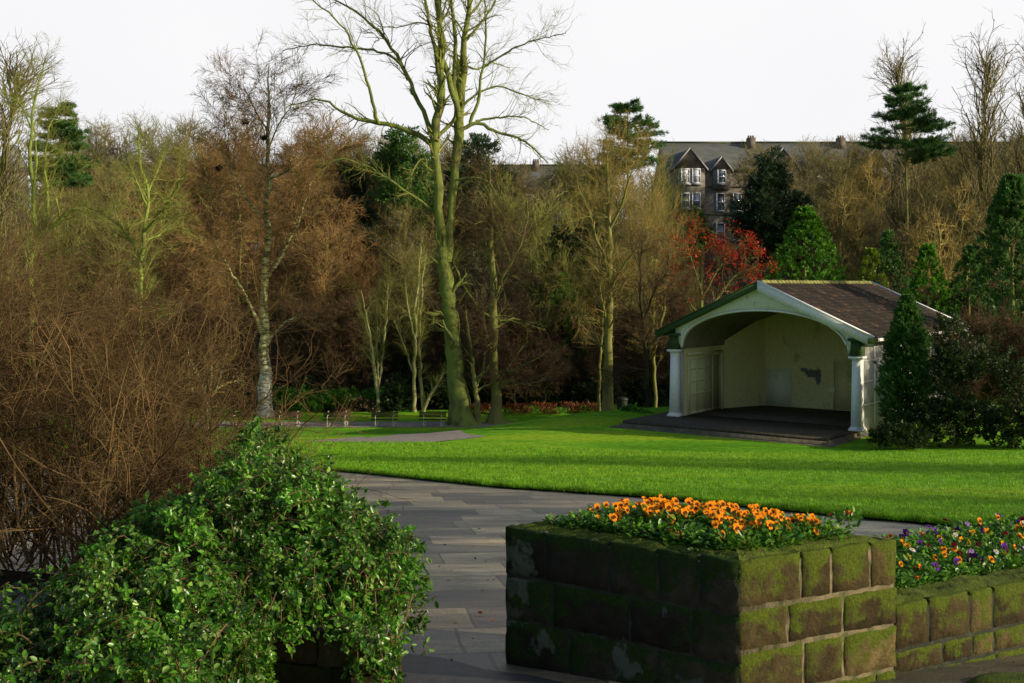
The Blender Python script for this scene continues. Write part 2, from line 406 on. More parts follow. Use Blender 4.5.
for nm, c in {'orange': (.95, .33, .02), 'red': (.55, .008, .02), 'purple': (.14, .035, .40), 'white': (.75, .70, .68), 'wine': (.10, .006, .012), 'lilac': (.42, .25, .65), 'violet_dark': (.03, .01, .10)}.items():
    m, nt, out = newmat('petal_' + nm); n = noise(nt, 30, 3)
    r = ramp(nt, [(.3, tuple(x * .72 for x in c)), (.6, c)]); nt.links.new(n.outputs[0], r.inputs[0])
    d = nt.nodes.new('ShaderNodeBsdfDiffuse'); t = nt.nodes.new('ShaderNodeBsdfTranslucent'); mx = nt.nodes.new('ShaderNodeMixShader'); mx.inputs[0].default_value = .35
    nt.links.new(r.outputs[0], d.inputs[0]); nt.links.new(r.outputs[0], t.inputs[0]); nt.links.new(d.outputs[0], mx.inputs[1]); nt.links.new(t.outputs[0], mx.inputs[2]); nt.links.new(mx.outputs[0], out.inputs[0])
    M['p_' + nm] = m
M['eye'] = noise_mat('pansy_eye', [(.4, (.05, .012, .004)), (.6, (.09, .02, .006))], 40)
M['eye_y'] = noise_mat('pansy_eye_yellow', [(.4, (.6, .35, .02)), (.6, (.7, .45, .03))], 40)
M['chimney'] = noise_mat('chimney_stone', [(.35, (.09, .075, .06)), (.65, (.17, .14, .11))], 2)
M['nest'] = noise_mat('nest_sticks', [(.35, (.02, .014, .01)), (.65, (.05, .035, .02))], 20)

# ------------------------------------------------------------------ SETTING
def sheet(name, xs, ys, zf, mat, label, cat=None, kind='structure', lift=0, smooth=True):
    X, Y = np.meshgrid(xs, ys); Z = zf(X, Y) + lift
    V = np.stack([X, Y, Z], -1).reshape(-1, 3); nx, ny = len(xs), len(ys)
    i = np.arange(nx - 1)[None]; j = np.arange(ny - 1)[:, None]; a = j * nx + i
    Q = np.stack([a, a + 1, a + nx + 1, a + nx], -1).reshape(-1, 4)
    o = obj(name, make_mesh(name, V, Q, mat=mat, smooth=smooth)); tag(o, label, cat, kind=kind); return o

def poly_patch(name, left, right, nacross, mat, label, lift, cat='path'):
    "ruled sheet draped on the terrain between two edge polylines of equal length"
    left = np.asarray(left, float); right = np.asarray(right, float)
    t = np.linspace(0, 1, nacross)[None, :, None]
    G = left[:, None, :] * (1 - t) + right[:, None, :] * t
    Z = gz(G[..., 0], G[..., 1]) + lift
    V = np.concatenate([G, Z[..., None]], -1).reshape(-1, 3)
    n, m_ = G.shape[:2]; i = np.arange(m_ - 1)[None]; j = np.arange(n - 1)[:, None]; a = j * m_ + i
    Q = np.stack([a, a + 1, a + m_ + 1, a + m_], -1).reshape(-1, 4)
    o = obj(name, make_mesh(name, V, Q, mat=mat, smooth=True)); tag(o, label, cat, kind='structure'); return o

# one ground sheet to the horizon
xs = np.concatenate([[-3000, -900, -400, -220, -150], np.arange(-110, 111, 2.0), [150, 220, 400, 900, 3000]])
ys = np.concatenate([[-300, -60, -10, 0, 2, 4], np.arange(5, 30, 1.0), np.arange(30, 136, 1.5), [150, 200, 400, 1000, 4000]])
ground = sheet('ground', xs, ys, gz, M['litter'], 'brown woodland ground sloping up behind the lawn', lift=-.05)

# lawn: everything past the path edge and this side of the wood
edge_px = [(-300, 26.2), (-14, 28.2)]
LE = np.array([(-30, 44.0), (-16, 33.0), (-9.5, 30.0), (-6.5, 28.4), (-3.66, 25.6), (-.23, 21.1), (2.37, 18.9), (4.26, 16.3), (5.8, 14.5), (7.2, 13.4), (10, 11.6), (16, 9.0), (40, 3.0)])
def lawn_edge(x): return np.interp(x, LE[:, 0], LE[:, 1])
def far_edge(x): return 72.5 + np.sin(x * .21) * .6 + np.where(x > 4, np.minimum((x - 4) * .3, 2), 0)
xs = np.linspace(-38, 40, 240); ts = np.linspace(0, 1, 120) ** 1.35
X = np.broadcast_to(xs[None], (120, 240)); Y0 = lawn_edge(xs) + .05 * np.sin(xs * 9) + .05 * np.sin(xs * 23 + 1) ; Y1 = far_edge(xs)
Y = Y0[None] * (1 - ts[:, None]) + Y1[None] * ts[:, None]
lip = .07 * (1 - np.exp(-(Y - Y0[None]) / .12))
Z = gz(X, Y) + lip + .012
V = np.stack([X, Y, Z], -1).reshape(-1, 3)
a = np.arange(119)[:, None] * 240 + np.arange(239)[None]
lawn = obj('lawn', make_mesh('lawn', V, np.stack([a, a + 1, a + 241, a + 240], -1).reshape(-1, 4), mat=M['lawn'], smooth=True))
tag(lawn, 'bright green mown lawn sloping down to the bandstand', kind='structure')

# paved path in front of the lawn
xs = np.linspace(-30, 40, 180)
pl = np.stack([xs, np.full_like(xs, 2.0) + np.interp(xs, [-30, 40], [0, 0])], 1); pr_ = np.stack([xs, lawn_edge(xs) + .3], 1)
poly_patch('path', pl, pr_, 60, M['paving'], 'worn stone paved path between the planters and the lawn', -.02)
xs = np.linspace(-3, 2.5, 40)
poly_patch('asphalt', np.stack([xs, np.full(40, 1.5)], 1), np.stack([xs, np.clip(7.3 - (xs + .85) * .80, 5.0, 7.9) + .04 * np.sin(xs * 11)], 1), 12, M['asphalt'], 'dark damp asphalt at the foot of the stone planter', -.008)
# gravel area and the far path
gl = [(308, 441), (330, 439.5), (360, 437), (395, 434.5), (430, 433), (460, 434), (484, 436.2)]
gr_ = [(309, 441.3), (335, 441.8), (365, 443), (400, 443.6), (430, 442.5), (460, 439.5), (485, 437)]
def pt(px, py):
    for _ in range(1):
        Yv = np.linspace(8, 72, 2000); Xv = (px - 512) * Yv / F
        yy = HY - F * (gz(Xv, Yv) + .08 - CZ) / Yv
        k = np.argmin(np.abs(yy - py)); return (Xv[k], Yv[k])
gl = [pt(*p) for p in gl]; gr_ = [pt(*p) for p in gr_]
poly_patch('gravel_path', gr_, gl, 14, M['gravel'], 'grey tapering end of a gravel path out on the lawn', .095)
xs = np.linspace(-24, 8.5, 70)
poly_patch('park_path', np.stack([xs, 63.2 + .10 * np.maximum(xs - 2, 0)], 1), np.stack([xs, 65.6 + .12 * np.maximum(xs - 2, 0)], 1), 8, M['gravel'], 'narrow grey path running past the benches and trees', .10)

# grass blades (uncountable)
def blades():
    rng = np.random.default_rng(3)
    n = 170000
    x = rng.uniform(-9, 17, n); u = rng.random(n) ** 1.6
    y = lawn_edge(x) + .02 + u * 34
    keep = (np.abs(x / y) < .56) & (y < 43); x = x[keep]; y = y[keep]
    # lip of longer grass
    n2 = 26000; x2 = rng.uniform(-7, 9, n2); y2 = lawn_edge(x2) + rng.normal(0, .05, n2)
    e = np.concatenate([np.zeros(len(x)), np.ones(n2)]); x = np.r_[x, x2]; y = np.r_[y, y2]; n = len(x)
    z = gz(x, y) + .012 + .07 * (1 - np.exp(-np.maximum(y - lawn_edge(x), 0) / .12))
    h = rng.uniform(.018, .045, n) * (1 + .02 * y) + e * rng.uniform(0, .04, n)
    w = .0035 * (1 + y * .055) ; a = rng.uniform(0, 6.28, n)
    dx = np.cos(a) * w; dy = np.sin(a) * w; ln = rng.normal(0, .5, (n, 2)) * h[:, None]
    V = np.stack([np.stack([x - dx, y - dy, z], 1), np.stack([x + dx, y + dy, z], 1), np.stack([x + ln[:, 0], y + ln[:, 1], z + h], 1)], 1).reshape(-1, 3)
    o = obj('grass', make_mesh('grass', V, T=np.arange(n * 3).reshape(n, 3), mat=M['grass_blade'], rnd=rng.random(n)))
    tag(o, 'short blades of grass covering the lawn and its edge', 'grass', kind='stuff')
blades()
def fallen():
    rng = np.random.default_rng(12); n = 1500
    y = rng.uniform(6.8, 60, n); x = rng.uniform(-.42, .6, n) * y; le = lawn_edge(x)
    near = rng.random(n) < .35; y = np.where(near & (np.abs(y - le) < 8), le - .05 - np.abs(rng.normal(0, .25, n)), y)
    z = gz(x, y) + np.where(y > le, .012 + .07, -.012) + .012
    C = np.stack([x, y, z], 1); D = np.stack([rng.normal(0, 1, n), rng.normal(0, 1, n), rng.uniform(-.1, .35, n)], 1); L = rng.uniform(.02, .045, n)
    V, Q = leaves6(C, D, L, L * .6, rng, np.array([0, 0, 1.])); r_ = rng.random(n)
    o = obj('fallen_leaves', make_mesh('fallen_leaves', V, Q, mat=M['rust_leaf'], rnd=np.r_[r_, r_] * .5)); tag(o, 'scattered brown fallen leaves on the lawn and path', 'fallen leaves', kind='stuff')
fallen()

# ------------------------------------------------------------------ STONE WALLS
def stone_block(mb, a, b, z0, z1, depth, nrm, rng, rnds, nu=7, nv=5, bulge=.006):
    "irregular squared stone: front face grid with rounded borders; a,b 2D points on the face line"
    a = np.asarray(a, float); b = np.asarray(b, float); L = np.linalg.norm(b - a)
    nu = max(8, int(L / .03)); nv = max(8, int((z1 - z0) / .03))
    u = np.linspace(0, 1, nu); v = np.linspace(0, 1, nv); u[1] = .008 / L; u[-2] = 1 - u[1]; v[1] = .008 / (z1 - z0); v[-2] = 1 - v[1]; U, Vv = np.meshgrid(u, v)
    ed = np.minimum(np.minimum(U * L, (1 - U) * L), np.minimum(Vv, 1 - Vv) * (z1 - z0))
    rr_ = .014
    rec = np.where(ed < rr_, -(rr_ - np.sqrt(np.maximum(rr_**2 - (rr_ - ed)**2, 0))), 0)
    off = rec + rng.normal(0, .0018, U.shape) * (ed > .01) + .005 * np.sin(U * 9 + rng.uniform(0, 6)) * np.sin(Vv * 7 + rng.uniform(0, 6)) + bulge * np.sin(U * 3.1) * np.sin(Vv * 3.1) * rng.uniform(.1, .9)
    jx = rng.normal(0, .002, U.shape) + .003 * np.sin(Vv * 5 + rng.uniform(0, 6))
    pos = a + (b - a) * U[..., None]
    X = pos[..., 0] + nrm[0] * off + jx * (b - a)[0] / L; Y = pos[..., 1] + nrm[1] * off + jx * (b - a)[1] / L; Z = z0 + (z1 - z0) * Vv + rng.normal(0, .003, U.shape)
    V = np.stack([X, Y, Z], -1).reshape(-1, 3)
    i = np.arange(nu - 1)[None]; j = np.arange(nv - 1)[:, None]; k = j * nu + i
    Q = np.stack([k, k + 1, k + nu + 1, k + nu], -1).reshape(-1, 4)
    # back edge loop for thickness
    top = V.reshape(nv, nu, 3)[-1]; bot = V.reshape(nv, nu, 3)[0]; le = V.reshape(nv, nu, 3)[:, 0]; ri = V.reshape(nv, nu, 3)[:, -1]
    dn = np.array([nrm[0], nrm[1], 0]) * depth
    allV = [V]; allQ = [Q]; c = len(V)
    for ed_ in (top, bot, le, ri):
        m_ = len(ed_); allV.append(np.concatenate([ed_, ed_ - dn])); q = np.arange(m_ - 1)
        allQ.append(np.stack([q, q + 1, q + 1 + m_, q + m_], 1) + c); c += 2 * m_
    V = np.concatenate(allV); Q = np.concatenate(allQ)
    mb.add(V, Q); rnds += [rng.random()] * len(Q)

def wall_face(a, b, ztop, courses, depth, rng, wmin=.25, wmax=.5, gap=.016, starts=None):
    a = np.asarray(a, float); b = np.asarray(b, float); L = np.linalg.norm(b - a); d = (b - a) / L
    nrm = np.array([d[1], -d[0]])
    mb = MB(); rn = []
    z = ztop
    for h in courses:
        z1 = z; z0 = z - h; s = 0
        while s < L - .01:
            w = rng.uniform(wmin, wmax)
            if L - s - w < wmin * .7: w = L - s
            e = min(L, s + w)
            jj = rng.normal(0, .006)
            stone_block(mb, a + d * (s + gap * .5 * (s > 0)), a + d * (e - gap * .5 * (e < L - .01)), z0 + gap * .5 + abs(jj) * .5, z1 - (gap * .5 if z1 < ztop else 0) - (abs(jj) * .4 if z1 < ztop else 0) , depth, nrm, rng, rn)
            s = e
        z = z0
    return mb, rn, nrm

A = np.array([-.045, 6.90]); B = np.array([1.248, 6.02]); C_ = np.array([2.289, 6.54]); D_ = np.array([1.00, 7.45])
ZT = .85
pr = thing('stone_planter', 'tall mossy square stone planter full of orange pansies, shade painted into its left side', 'planter', (*B, .1))
rng = np.random.default_rng(11)
off = np.array([B[0], B[1], .1])
def inset(p, q, d):
    v = (q - p) / np.linalg.norm(q - p); n_ = np.array([-v[1], v[0]]); return n_ * d
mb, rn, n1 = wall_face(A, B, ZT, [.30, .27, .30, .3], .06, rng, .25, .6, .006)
o = obj('shade_painted_wall', mb.mesh('planter_wall_dark', M['stone_shaded'], True, off, rnd=rn), pr); o['label'] = 'stone face with its shade put into the colour, pale lichen on it'
mb, rn, n2 = wall_face(B, C_, ZT, [.27, .235, .26, .3], .06, rng, .20, .46, .016)
o = obj('sunlit_wall', mb.mesh('planter_wall_lit', M['stone_lit'], True, off, rnd=rn), pr); o['label'] = 'sunlit brown and mossy green stone face with pale mortar'
vv = lambda p, q: (q - p) / np.linalg.norm(q - p)
mb, rn, n3 = wall_face(D_ + vv(D_, A) * .02, A - vv(D_, A) * .05, ZT, [.3, .27, .3, .3], .03, rng, .3, .5, .008)
mb2, rn2, n4 = wall_face(C_ + vv(C_, D_) * .06, D_ - vv(C_, D_) * .02, ZT, [.3, .27, .3, .3], .03, rng, .3, .5, .008)
mb.add(np.concatenate(mb2.V), np.concatenate(mb2.Q)); 
obj('rear_wall', mb.mesh('planter_wall_rear', M['stone_lit'], True, off, rnd=rn + rn2), pr)
def core(pts, ins, z0, z1, mat, parent, name, off, zoff=0.0):
    "mortar core: prism inset from the faces"
    pts = [np.asarray(p) for p in pts]; c = sum(pts) / len(pts)
    q = []
    n = len(pts)
    for i in range(n):
        p0, p1, p2 = pts[i - 1], pts[i], pts[(i + 1) % n]
        d1 = (p1 - p0) / np.linalg.norm(p1 - p0); d2 = (p2 - p1) / np.linalg.norm(p2 - p1)
        m1 = np.array([-d1[1], d1[0]]); m2 = np.array([-d2[1], d2[0]])
        bis = (m1 + m2); bis /= np.linalg.norm(bis); k = ins / max(.3, bis @ m1)
        q.append(p1 + bis * k)
    V = [(*p, z0) for p in q] + [(*p, z1) for p in q]
    mb = MB(); mb.add(V, [(i, (i + 1) % n, n + (i + 1) % n, n + i) for i in range(n)] + ([(4, 5, 6, 7)] if n == 4 else []))
    return obj(name, mb.mesh(name, mat, False, off), parent), q
core([B, C_, D_, A], .010, -.3, ZT - .03, M['mortar'], pr, 'mortar', off)
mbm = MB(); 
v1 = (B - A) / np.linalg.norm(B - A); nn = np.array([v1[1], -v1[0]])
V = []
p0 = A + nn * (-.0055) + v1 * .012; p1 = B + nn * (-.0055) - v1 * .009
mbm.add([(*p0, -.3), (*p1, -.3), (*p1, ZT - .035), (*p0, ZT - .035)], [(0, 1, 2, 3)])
obj('dark_mortar', mbm.mesh('dark_mortar', M['dark_mortar'], False, off), pr)  # joints darkened too, carrying on this face's painted shade
# mossy top rim: ring strip with lumpy surface
def rim(corners, width, z, mat, parent, name, off, rng, closed=True, rise=.025, drop=.03, rec=.02):
    pts = [np.asarray(p, float) for p in corners]; n = len(pts); rows = []
    segs = n if closed else n - 1
    inner = []
    for i in range(n):
        if closed or 0 < i < n - 1:
            p0, p1, p2 = pts[i - 1], pts[i], pts[(i + 1) % n]
            d1 = (p1 - p0) / np.linalg.norm(p1 - p0); d2 = (p2 - p1) / np.linalg.norm(p2 - p1)
        else:
            k = i if i < n - 1 else i - 1; d1 = d2 = (pts[k + 1] - pts[k]) / np.linalg.norm(pts[k + 1] - pts[k])
        m1 = np.array([-d1[1], d1[0]]); m2 = np.array([-d2[1], d2[0]]); b_ = m1 + m2; b_ /= np.linalg.norm(b_); inner.append(b_ / max(.3, b_ @ m1))
    mb = MB(); NW = 9
    prof_t = np.linspace(0, 1, NW)
    for s in range(segs):
        a, b = pts[s], pts[(s + 1) % n]; ia, ib = inner[s], inner[(s + 1) % n]
        L = np.linalg.norm(b - a); K = max(6, int(L / .02)); u = np.linspace(0, 1, K)
        G = np.zeros((K, NW, 3))
        for j, t in enumerate(prof_t):
            w0 = rec * .4 + t * width
            lo = a[None] * (1 - u[:, None]) + b[None] * u[:, None] + (ia[None] * (1 - u[:, None]) + ib[None] * u[:, None]) * w0
            env = math.sin(min(1, t * 2.2) * math.pi / 2)
            G[:, j, :2] = lo; G[:, j, 2] = z - drop * (1 - env) + rise * env * (.4 + .6 * np.sin(u * L * 9 + j * .8) ** 2) + rng.normal(0, .004, K) * env
        G[:, :, 2] += np.repeat(np.interp(np.arange(K), np.arange(0, K + 5, 5), rng.normal(0, .006, len(np.arange(0, K + 5, 5))))[:, None], NW, 1)
        k = np.arange(K - 1)[:, None] * NW + np.arange(NW - 1)[None]
        mb.add(G.reshape(-1, 3), np.stack([k, k + NW, k + NW + 1, k + 1], -1).reshape(-1, 4))
    return obj(name, mb.mesh(name, mat, True, off), parent)
rim([B, C_, D_, A], .17, ZT, M['moss'], pr, 'mossy_rim', off, rng)
def inset_poly(pts, ins):
    n = len(pts); q = []
    for i in range(n):
        p0, p1, p2 = pts[i - 1], pts[i], pts[(i + 1) % n]
        d1 = (p1 - p0) / np.linalg.norm(p1 - p0); d2 = (p2 - p1) / np.linalg.norm(p2 - p1)
        m1 = np.array([-d1[1], d1[0]]); m2 = np.array([-d2[1], d2[0]]); b_ = m1 + m2; b_ /= np.linalg.norm(b_)
        q.append(p1 + b_ * ins / max(.3, b_ @ m1))
    return q
def soil(quad, z, parent, off, name='soil', bump=.03):
    mb = MB(); n = 14; u = np.linspace(0, 1, n); U, W = np.meshgrid(u, u)
    q = [np.asarray(p) for p in quad]
    G = q[0] * ((1 - U) * (1 - W))[..., None] + q[1] * (U * (1 - W))[..., None] + q[2] * (U * W)[..., None] + q[3] * ((1 - U) * W)[..., None]
    zz = (z(U, W) if callable(z) else np.full(U.shape, z)) + RNG.normal(0, .006, U.shape) + bump * np.sin(U * 3.14) * np.sin(W * 3.14)
    V = np.concatenate([G, zz[..., None]], -1).reshape(-1, 3); k = np.arange(n - 1)[:, None] * n + np.arange(n - 1)[None]
    mb.add(V, np.stack([k, k + 1, k + n + 1, k + n], -1).reshape(-1, 4))
    return obj(name, mb.mesh(name, M['soil'], True, off), parent)
bedq = inset_poly([B, C_, D_, A], .14)
soil(bedq, ZT - .01, pr, off)

# low wall of the right bed
LW0 = np.array([2.31, 6.62]); dLW = np.array([1.02, .55]); dLW /= np.linalg.norm(dLW)
LW1 = LW0 + dLW * 4.2
ZL = .43
BK0 = np.array([2.45, 7.75]); BK1 = np.array([6.3, 10.2])
lr = thing('stone_wall', 'low mossy stone wall holding the bed of mixed pansies', 'stone wall', (*LW0, 0.05))
off = np.array([*LW0, .05])
mb, rn, _ = wall_face(LW0, LW1, ZL, [.27, .15, .2], .2, rng, .2, .42, .012)
obj('wall_face', mb.mesh('low_wall_face', M['stone_lit'], True, off, rnd=rn), lr)
mb = MB(); nn = np.array([dLW[1], -dLW[0]])
p0 = LW0 - nn * .007; p1 = LW1 - nn * .007
mb.add([(*p0, -.4), (*p1, -.4), (*p1, ZL - .03), (*p0, ZL - .03)], [(0, 1, 2, 3)])
obj('mortar', mb.mesh('low_mortar', M['dark_mortar'], False, off), lr)
rim([LW0, LW1], .22, ZL, M['moss'], lr, 'mossy_rim', off, rng, closed=False, rise=.025)
# back kerb of that bed
kr = thing('garden_kerb', 'mossy stone kerb along the back of the mixed pansy bed', 'kerb', (*BK0, .3))
offk = np.array([*BK0, .3]); dK = (BK1 - BK0) / np.linalg.norm(BK1 - BK0)
mb, rn, _ = wall_face(BK1, BK0, .48, [.3, .5], .12, rng, .4, .8, .006)
obj('kerb_stones', mb.mesh('kerb_stones', M['stone_lit'], True, offk, rnd=rn), kr)
rim([BK1, BK0], .14, .48, M['moss'], kr, 'mossy_top', offk, rng, closed=False, rise=.02)
rb = thing('flower_bed', 'raised bed of soil behind the low mossy wall at the right', 'flower bed', (4.2, 8.4, .4))
soil([LW0 + np.array([-.07, .14]), LW1 + np.array([-.1, .16]), BK1, BK0], lambda U, W: .38 + .07 * W, rb, np.array([4.2, 8.4, .4]), bump=.05)
# mossy stone lump at the bottom right corner
mb = MB(); n = 20
th = np.linspace(0, 2 * math.pi, n, endpoint=False); ph = np.linspace(0, math.pi / 2, 8)
T_, Pm = np.meshgrid(th, ph); rr_ = 1 + .1 * np.sin(T_ * 3) + rng.normal(0, .02, T_.shape)
V = np.stack([3.05 + .42 * np.cos(T_) * np.sin(Pm) * rr_, 6.35 + .26 * np.sin(T_) * np.sin(Pm) * rr_, .01 + .085 * np.cos(Pm) + rng.normal(0, .004, T_.shape)], -1).reshape(-1, 3)
k = np.arange(7)[:, None] * n + np.arange(n)[None]; k2 = np.arange(7)[:, None] * n + (np.arange(n)[None] + 1) % n
mb.add(V, np.stack([k, k2, k2 + n, k + n], -1).reshape(-1, 4))
o = obj('stone', mb.mesh('stone', M['moss'], True, np.array([3.05, 6.35, 0])), None, (3.05, 6.35, 0)); tag(o, 'moss covered flat stone at the foot of the low wall', 'stone')

# left wall under the shrub
WL = [np.array([-.70, 6.26]), np.array([-1.57, 6.50]), np.array([-3.6, 6.75])]
WB = np.array([-.82, 6.95])
lw = thing('retaining_wall', 'low green stained stone wall with grey coping under the drooping shrub', 'stone wall', (-.7, 6.26, .1))
off = np.array([-.7, 6.26, .1])
mbs = MB(); rns = []
for p, q in ((WL[2], WL[1]), (WL[1], WL[0]), (WL[0], WB)):
    mb, rn, _ = wall_face(p, q, ZL - .06, [.22, .25, .2], .2, rng, .35, .7, .005); mbs.add(np.concatenate(mb.V), np.concatenate(mb.Q)); rns += rn
obj('wall_face', mbs.mesh('left_wall_face', M['stone_left'], True, off, rnd=rns), lw)
mbs = MB()
for p, q in ((WL[2], WL[1]), (WL[1], WL[0]), (WL[0], WB)):
    v = (q - p) / np.linalg.norm(q - p); nn = np.array([v[1], -v[0]]); a = p + nn * .035 + v*.004; b = q + nn * .035 - v*.004; a2 = p - nn * .28+ v*.004; b2 = q - nn * .28- v*.004
    if (p == WL[0]).all(): a = a + v * .3; a2 = a2 + v * .3
    mbs.hexa([(*a, ZL - .058), (*b, ZL - .058), (*b2, ZL - .058), (*a2, ZL - .058), (*a, ZL), (*b, ZL), (*b2, ZL), (*a2, ZL)])
    c0 = p - nn * .03; c1 = q - nn * .03
obj('coping', mbs.mesh('coping', M['slab'], False, off), lw)
mb = MB(); mb.add([(-3.6, 6.9, .36), (-.9, 6.5, .36), (-.95, 6.95, .36), (-6, 8.5, .36)], [(0, 1, 2, 3)])
obj('soil', mb.mesh('left_soil', M['soil'], False, off), lw)

# ------------------------------------------------------------------ FLOWERS
def petal_mesh(name, mat, s=.025, kind='pansy'):
    mb = MB()
    if kind == 'pansy':
        spec = [(90 - 38, 1.05, 1.0, -.004), (90 + 38, 1.05, 1.0, -.004), (5, .95, .9, 0), (175, .95, .9, 0), (270, 1.05, 1.25, .003)]
        for an, ln, wd, dz in spec:
            a = R_(an); d = np.array([math.cos(a), math.sin(a)]); sd = np.array([-d[1], d[0]]); n = 10
            V = [(0, 0, dz)]
            for k in range(n):
                t = k / (n - 1) * 2 - 1; ang = t * 2.2
                r = s * .52
                c = d * s * .55 * ln; q = c + d * math.cos(ang) * r * ln + sd * math.sin(ang) * r * wd
                V.append((q[0], q[1], dz + .10 * s * math.sin(k * 2.3) - .12 * s * abs(t)))
            mb.add(V, T=[(0, i, i + 1) for i in range(1, n)])
    else:
        n = 16
        for ring, rr_, zz in ((0, .020, 0), (1, .014, .005)):
            for k in range(n):
                a = k / n * 6.283 + ring * .2; w = .12
                V = [(0, 0, zz), (rr_ * .8 * math.cos(a - w), rr_ * .8 * math.sin(a - w), zz + .004), (rr_ * math.cos(a), rr_ * math.sin(a), zz + .005), (rr_ * .8 * math.cos(a + w), rr_ * .8 * math.sin(a + w), zz + .004)]
                mb.add(V, [(0, 1, 2, 3)])
    return mb.mesh(name, mat)
def eye_mesh(name, mat, s=.011):
    n = 10; V = [(0, 0, .004)] + [(s * (1 + .25 * math.sin(k * 3)) * math.cos(k / n * 6.283), s * (1 + .25 * math.sin(k * 3)) * math.sin(k / n * 6.283) - s * .25, .0075) for k in range(n)]
    mb = MB(); mb.add(V, T=[(0, 1 + k, 1 + (k + 1) % n) for k in range(n)]); return mb.mesh(name, mat)
flower_me = {c: petal_mesh('petals_' + c, M['p_' + c]) for c in ('orange', 'purple', 'white', 'wine', 'lilac', 'violet_dark')}
daisy_me = petal_mesh('daisy_petals', M['p_red'], kind='daisy'); eye_me = eye_mesh('eye', M['eye']); eyey_me = eye_mesh('eye_y', M['eye_y'], .006)
def rosette(name, rng, n=26, R=.085, H=.075, L=.045):
    a = rng.uniform(0, 6.283, n); r = R * np.sqrt(rng.random(n)) * .8; h = rng.uniform(.0, H, n)
    C = np.stack([r * np.cos(a), r * np.sin(a), h], 1); D = np.stack([np.cos(a + rng.normal(0, .4, n)), np.sin(a + rng.normal(0, .4, n)), rng.uniform(-.2, 1.0, n)], 1)
    V, Q = leaves6(C, D, rng.uniform(.7, 1.2, n) * L, rng.uniform(.45, .65, n) * L, rng, np.array([0, 0, 1.]))
    r_ = rng.random(n); return make_mesh(name, V, Q, mat=M['bed_leaf'], rnd=np.r_[r_, r_], smooth=False)
ros = [rosette('leaves_%d' % i, np.random.default_rng(40 + i)) for i in range(5)]
stem_me = {}
def stem(h):
    k = round(h, 2)
    if k not in stem_me:
        mb = MB(); mb.tube([(0, 0, 0), (0, 0, -k * .5), (.006, 0, -k)], [.0016, .0018, .002], 4); stem_me[k] = mb.mesh('stem', M['bed_leaf'], rnd=[.3] * 8)
    return stem_me[k]
from mathutils import Vector, Matrix
def plant(loc, colour, nfl, label, group, rng, kind='pansy', hmax=.125, nm='pansy'):
    t = thing(nm, label, 'flower', loc, rng.uniform(0, .5), group)
    o = obj('leaves', ros[rng.integers(5)], t); o.rotation_euler = (0, 0, rng.uniform(0, 6.28)); o.scale = (1, 1, rng.uniform(.9, 1.4))
    for k in range(nfl):
        h = rng.uniform(.6, 1.0) * hmax; a = rng.uniform(0, 6.28); r = rng.uniform(.0, .07)
        f = obj('flower', daisy_me if kind == 'daisy' else flower_me[colour], t, (r * math.cos(a), r * math.sin(a), h))
        if kind == 'daisy': d = Vector((rng.normal(.1, .2), rng.normal(-.2, .2), 1))
        else: d = Vector((rng.normal(.25, .35), rng.normal(-.85, .35), rng.uniform(.0, .9)))
        f.rotation_euler = d.to_track_quat('Z', 'Y').to_euler(); s = rng.uniform(.7, 1.2); f.scale = (s, s, s)
        e = obj('centre', eyey_me if (kind == 'daisy' or colour in ('white', 'lilac')) else eye_me, f)
        if kind == 'daisy': e.location.z = .004
        st = obj('stem', stem(h), t, (r * math.cos(a), r * math.sin(a), h - .002)); 
rng = np.random.default_rng(21)
def in_quad(q, u, v): return q[0] * (1 - u) * (1 - v) + q[1] * u * (1 - v) + q[2] * u * v + q[3] * (1 - u) * v
# u: B->C, v: toward back.  quad order B,C,D,A
cells = [(u, v) for u in np.linspace(.03, .97, 11) for v in np.linspace(.03, .97, 15)]
for (u, v) in cells:
    u = min(1, max(0, u + rng.normal(0, .03))); v = min(1, max(0, v + rng.normal(0, .03)))
    p = in_quad(bedq, u, v)
    px = 512 + F * p[0] / p[1]
    # v large = left/back; orange dense mid and back
    front = 1 if (u < .28 or v < .12) else 0
    n = 0
    if (u > .3 and v > .10 and rng.random() < .92): n = rng.integers(1, 4) if rng.random() < .9 else 4
    elif rng.random() < .12: n = 1
    if v > .8 and u < .6: n = min(n, 1)
    z = ZT - .01 + .05 * math.sin(u * 3.14) * math.sin(v * 3.14)
    if n: plant((p[0], p[1], z), 'orange', n, 'orange pansy with dark centre in the tall stone planter', 'orange pansies in the tall planter', rng)
    elif rng.random() < .30: plant((p[0], p[1], z), 'red', 1 + (rng.random() < .4), 'small deep red daisy low among the pansies of the tall planter', 'red daisies in the tall planter', rng, 'daisy', .085, 'daisy')
    else: plant((p[0], p[1], z), 'orange', 0, 'pansy out of bloom, leaves only, near the rim of the tall planter', 'leafy plants in the tall planter', rng)
for (px, py) in ((832, 521), (839, 523), (843, 526)):
    p = P(px, py + 12, 7.0); plant((p[0], 6.85, ZT), 'red', 1, 'red daisy standing clear at the right end of the tall planter', 'red daisies at the right end', rng, 'daisy', .11, 'daisy')
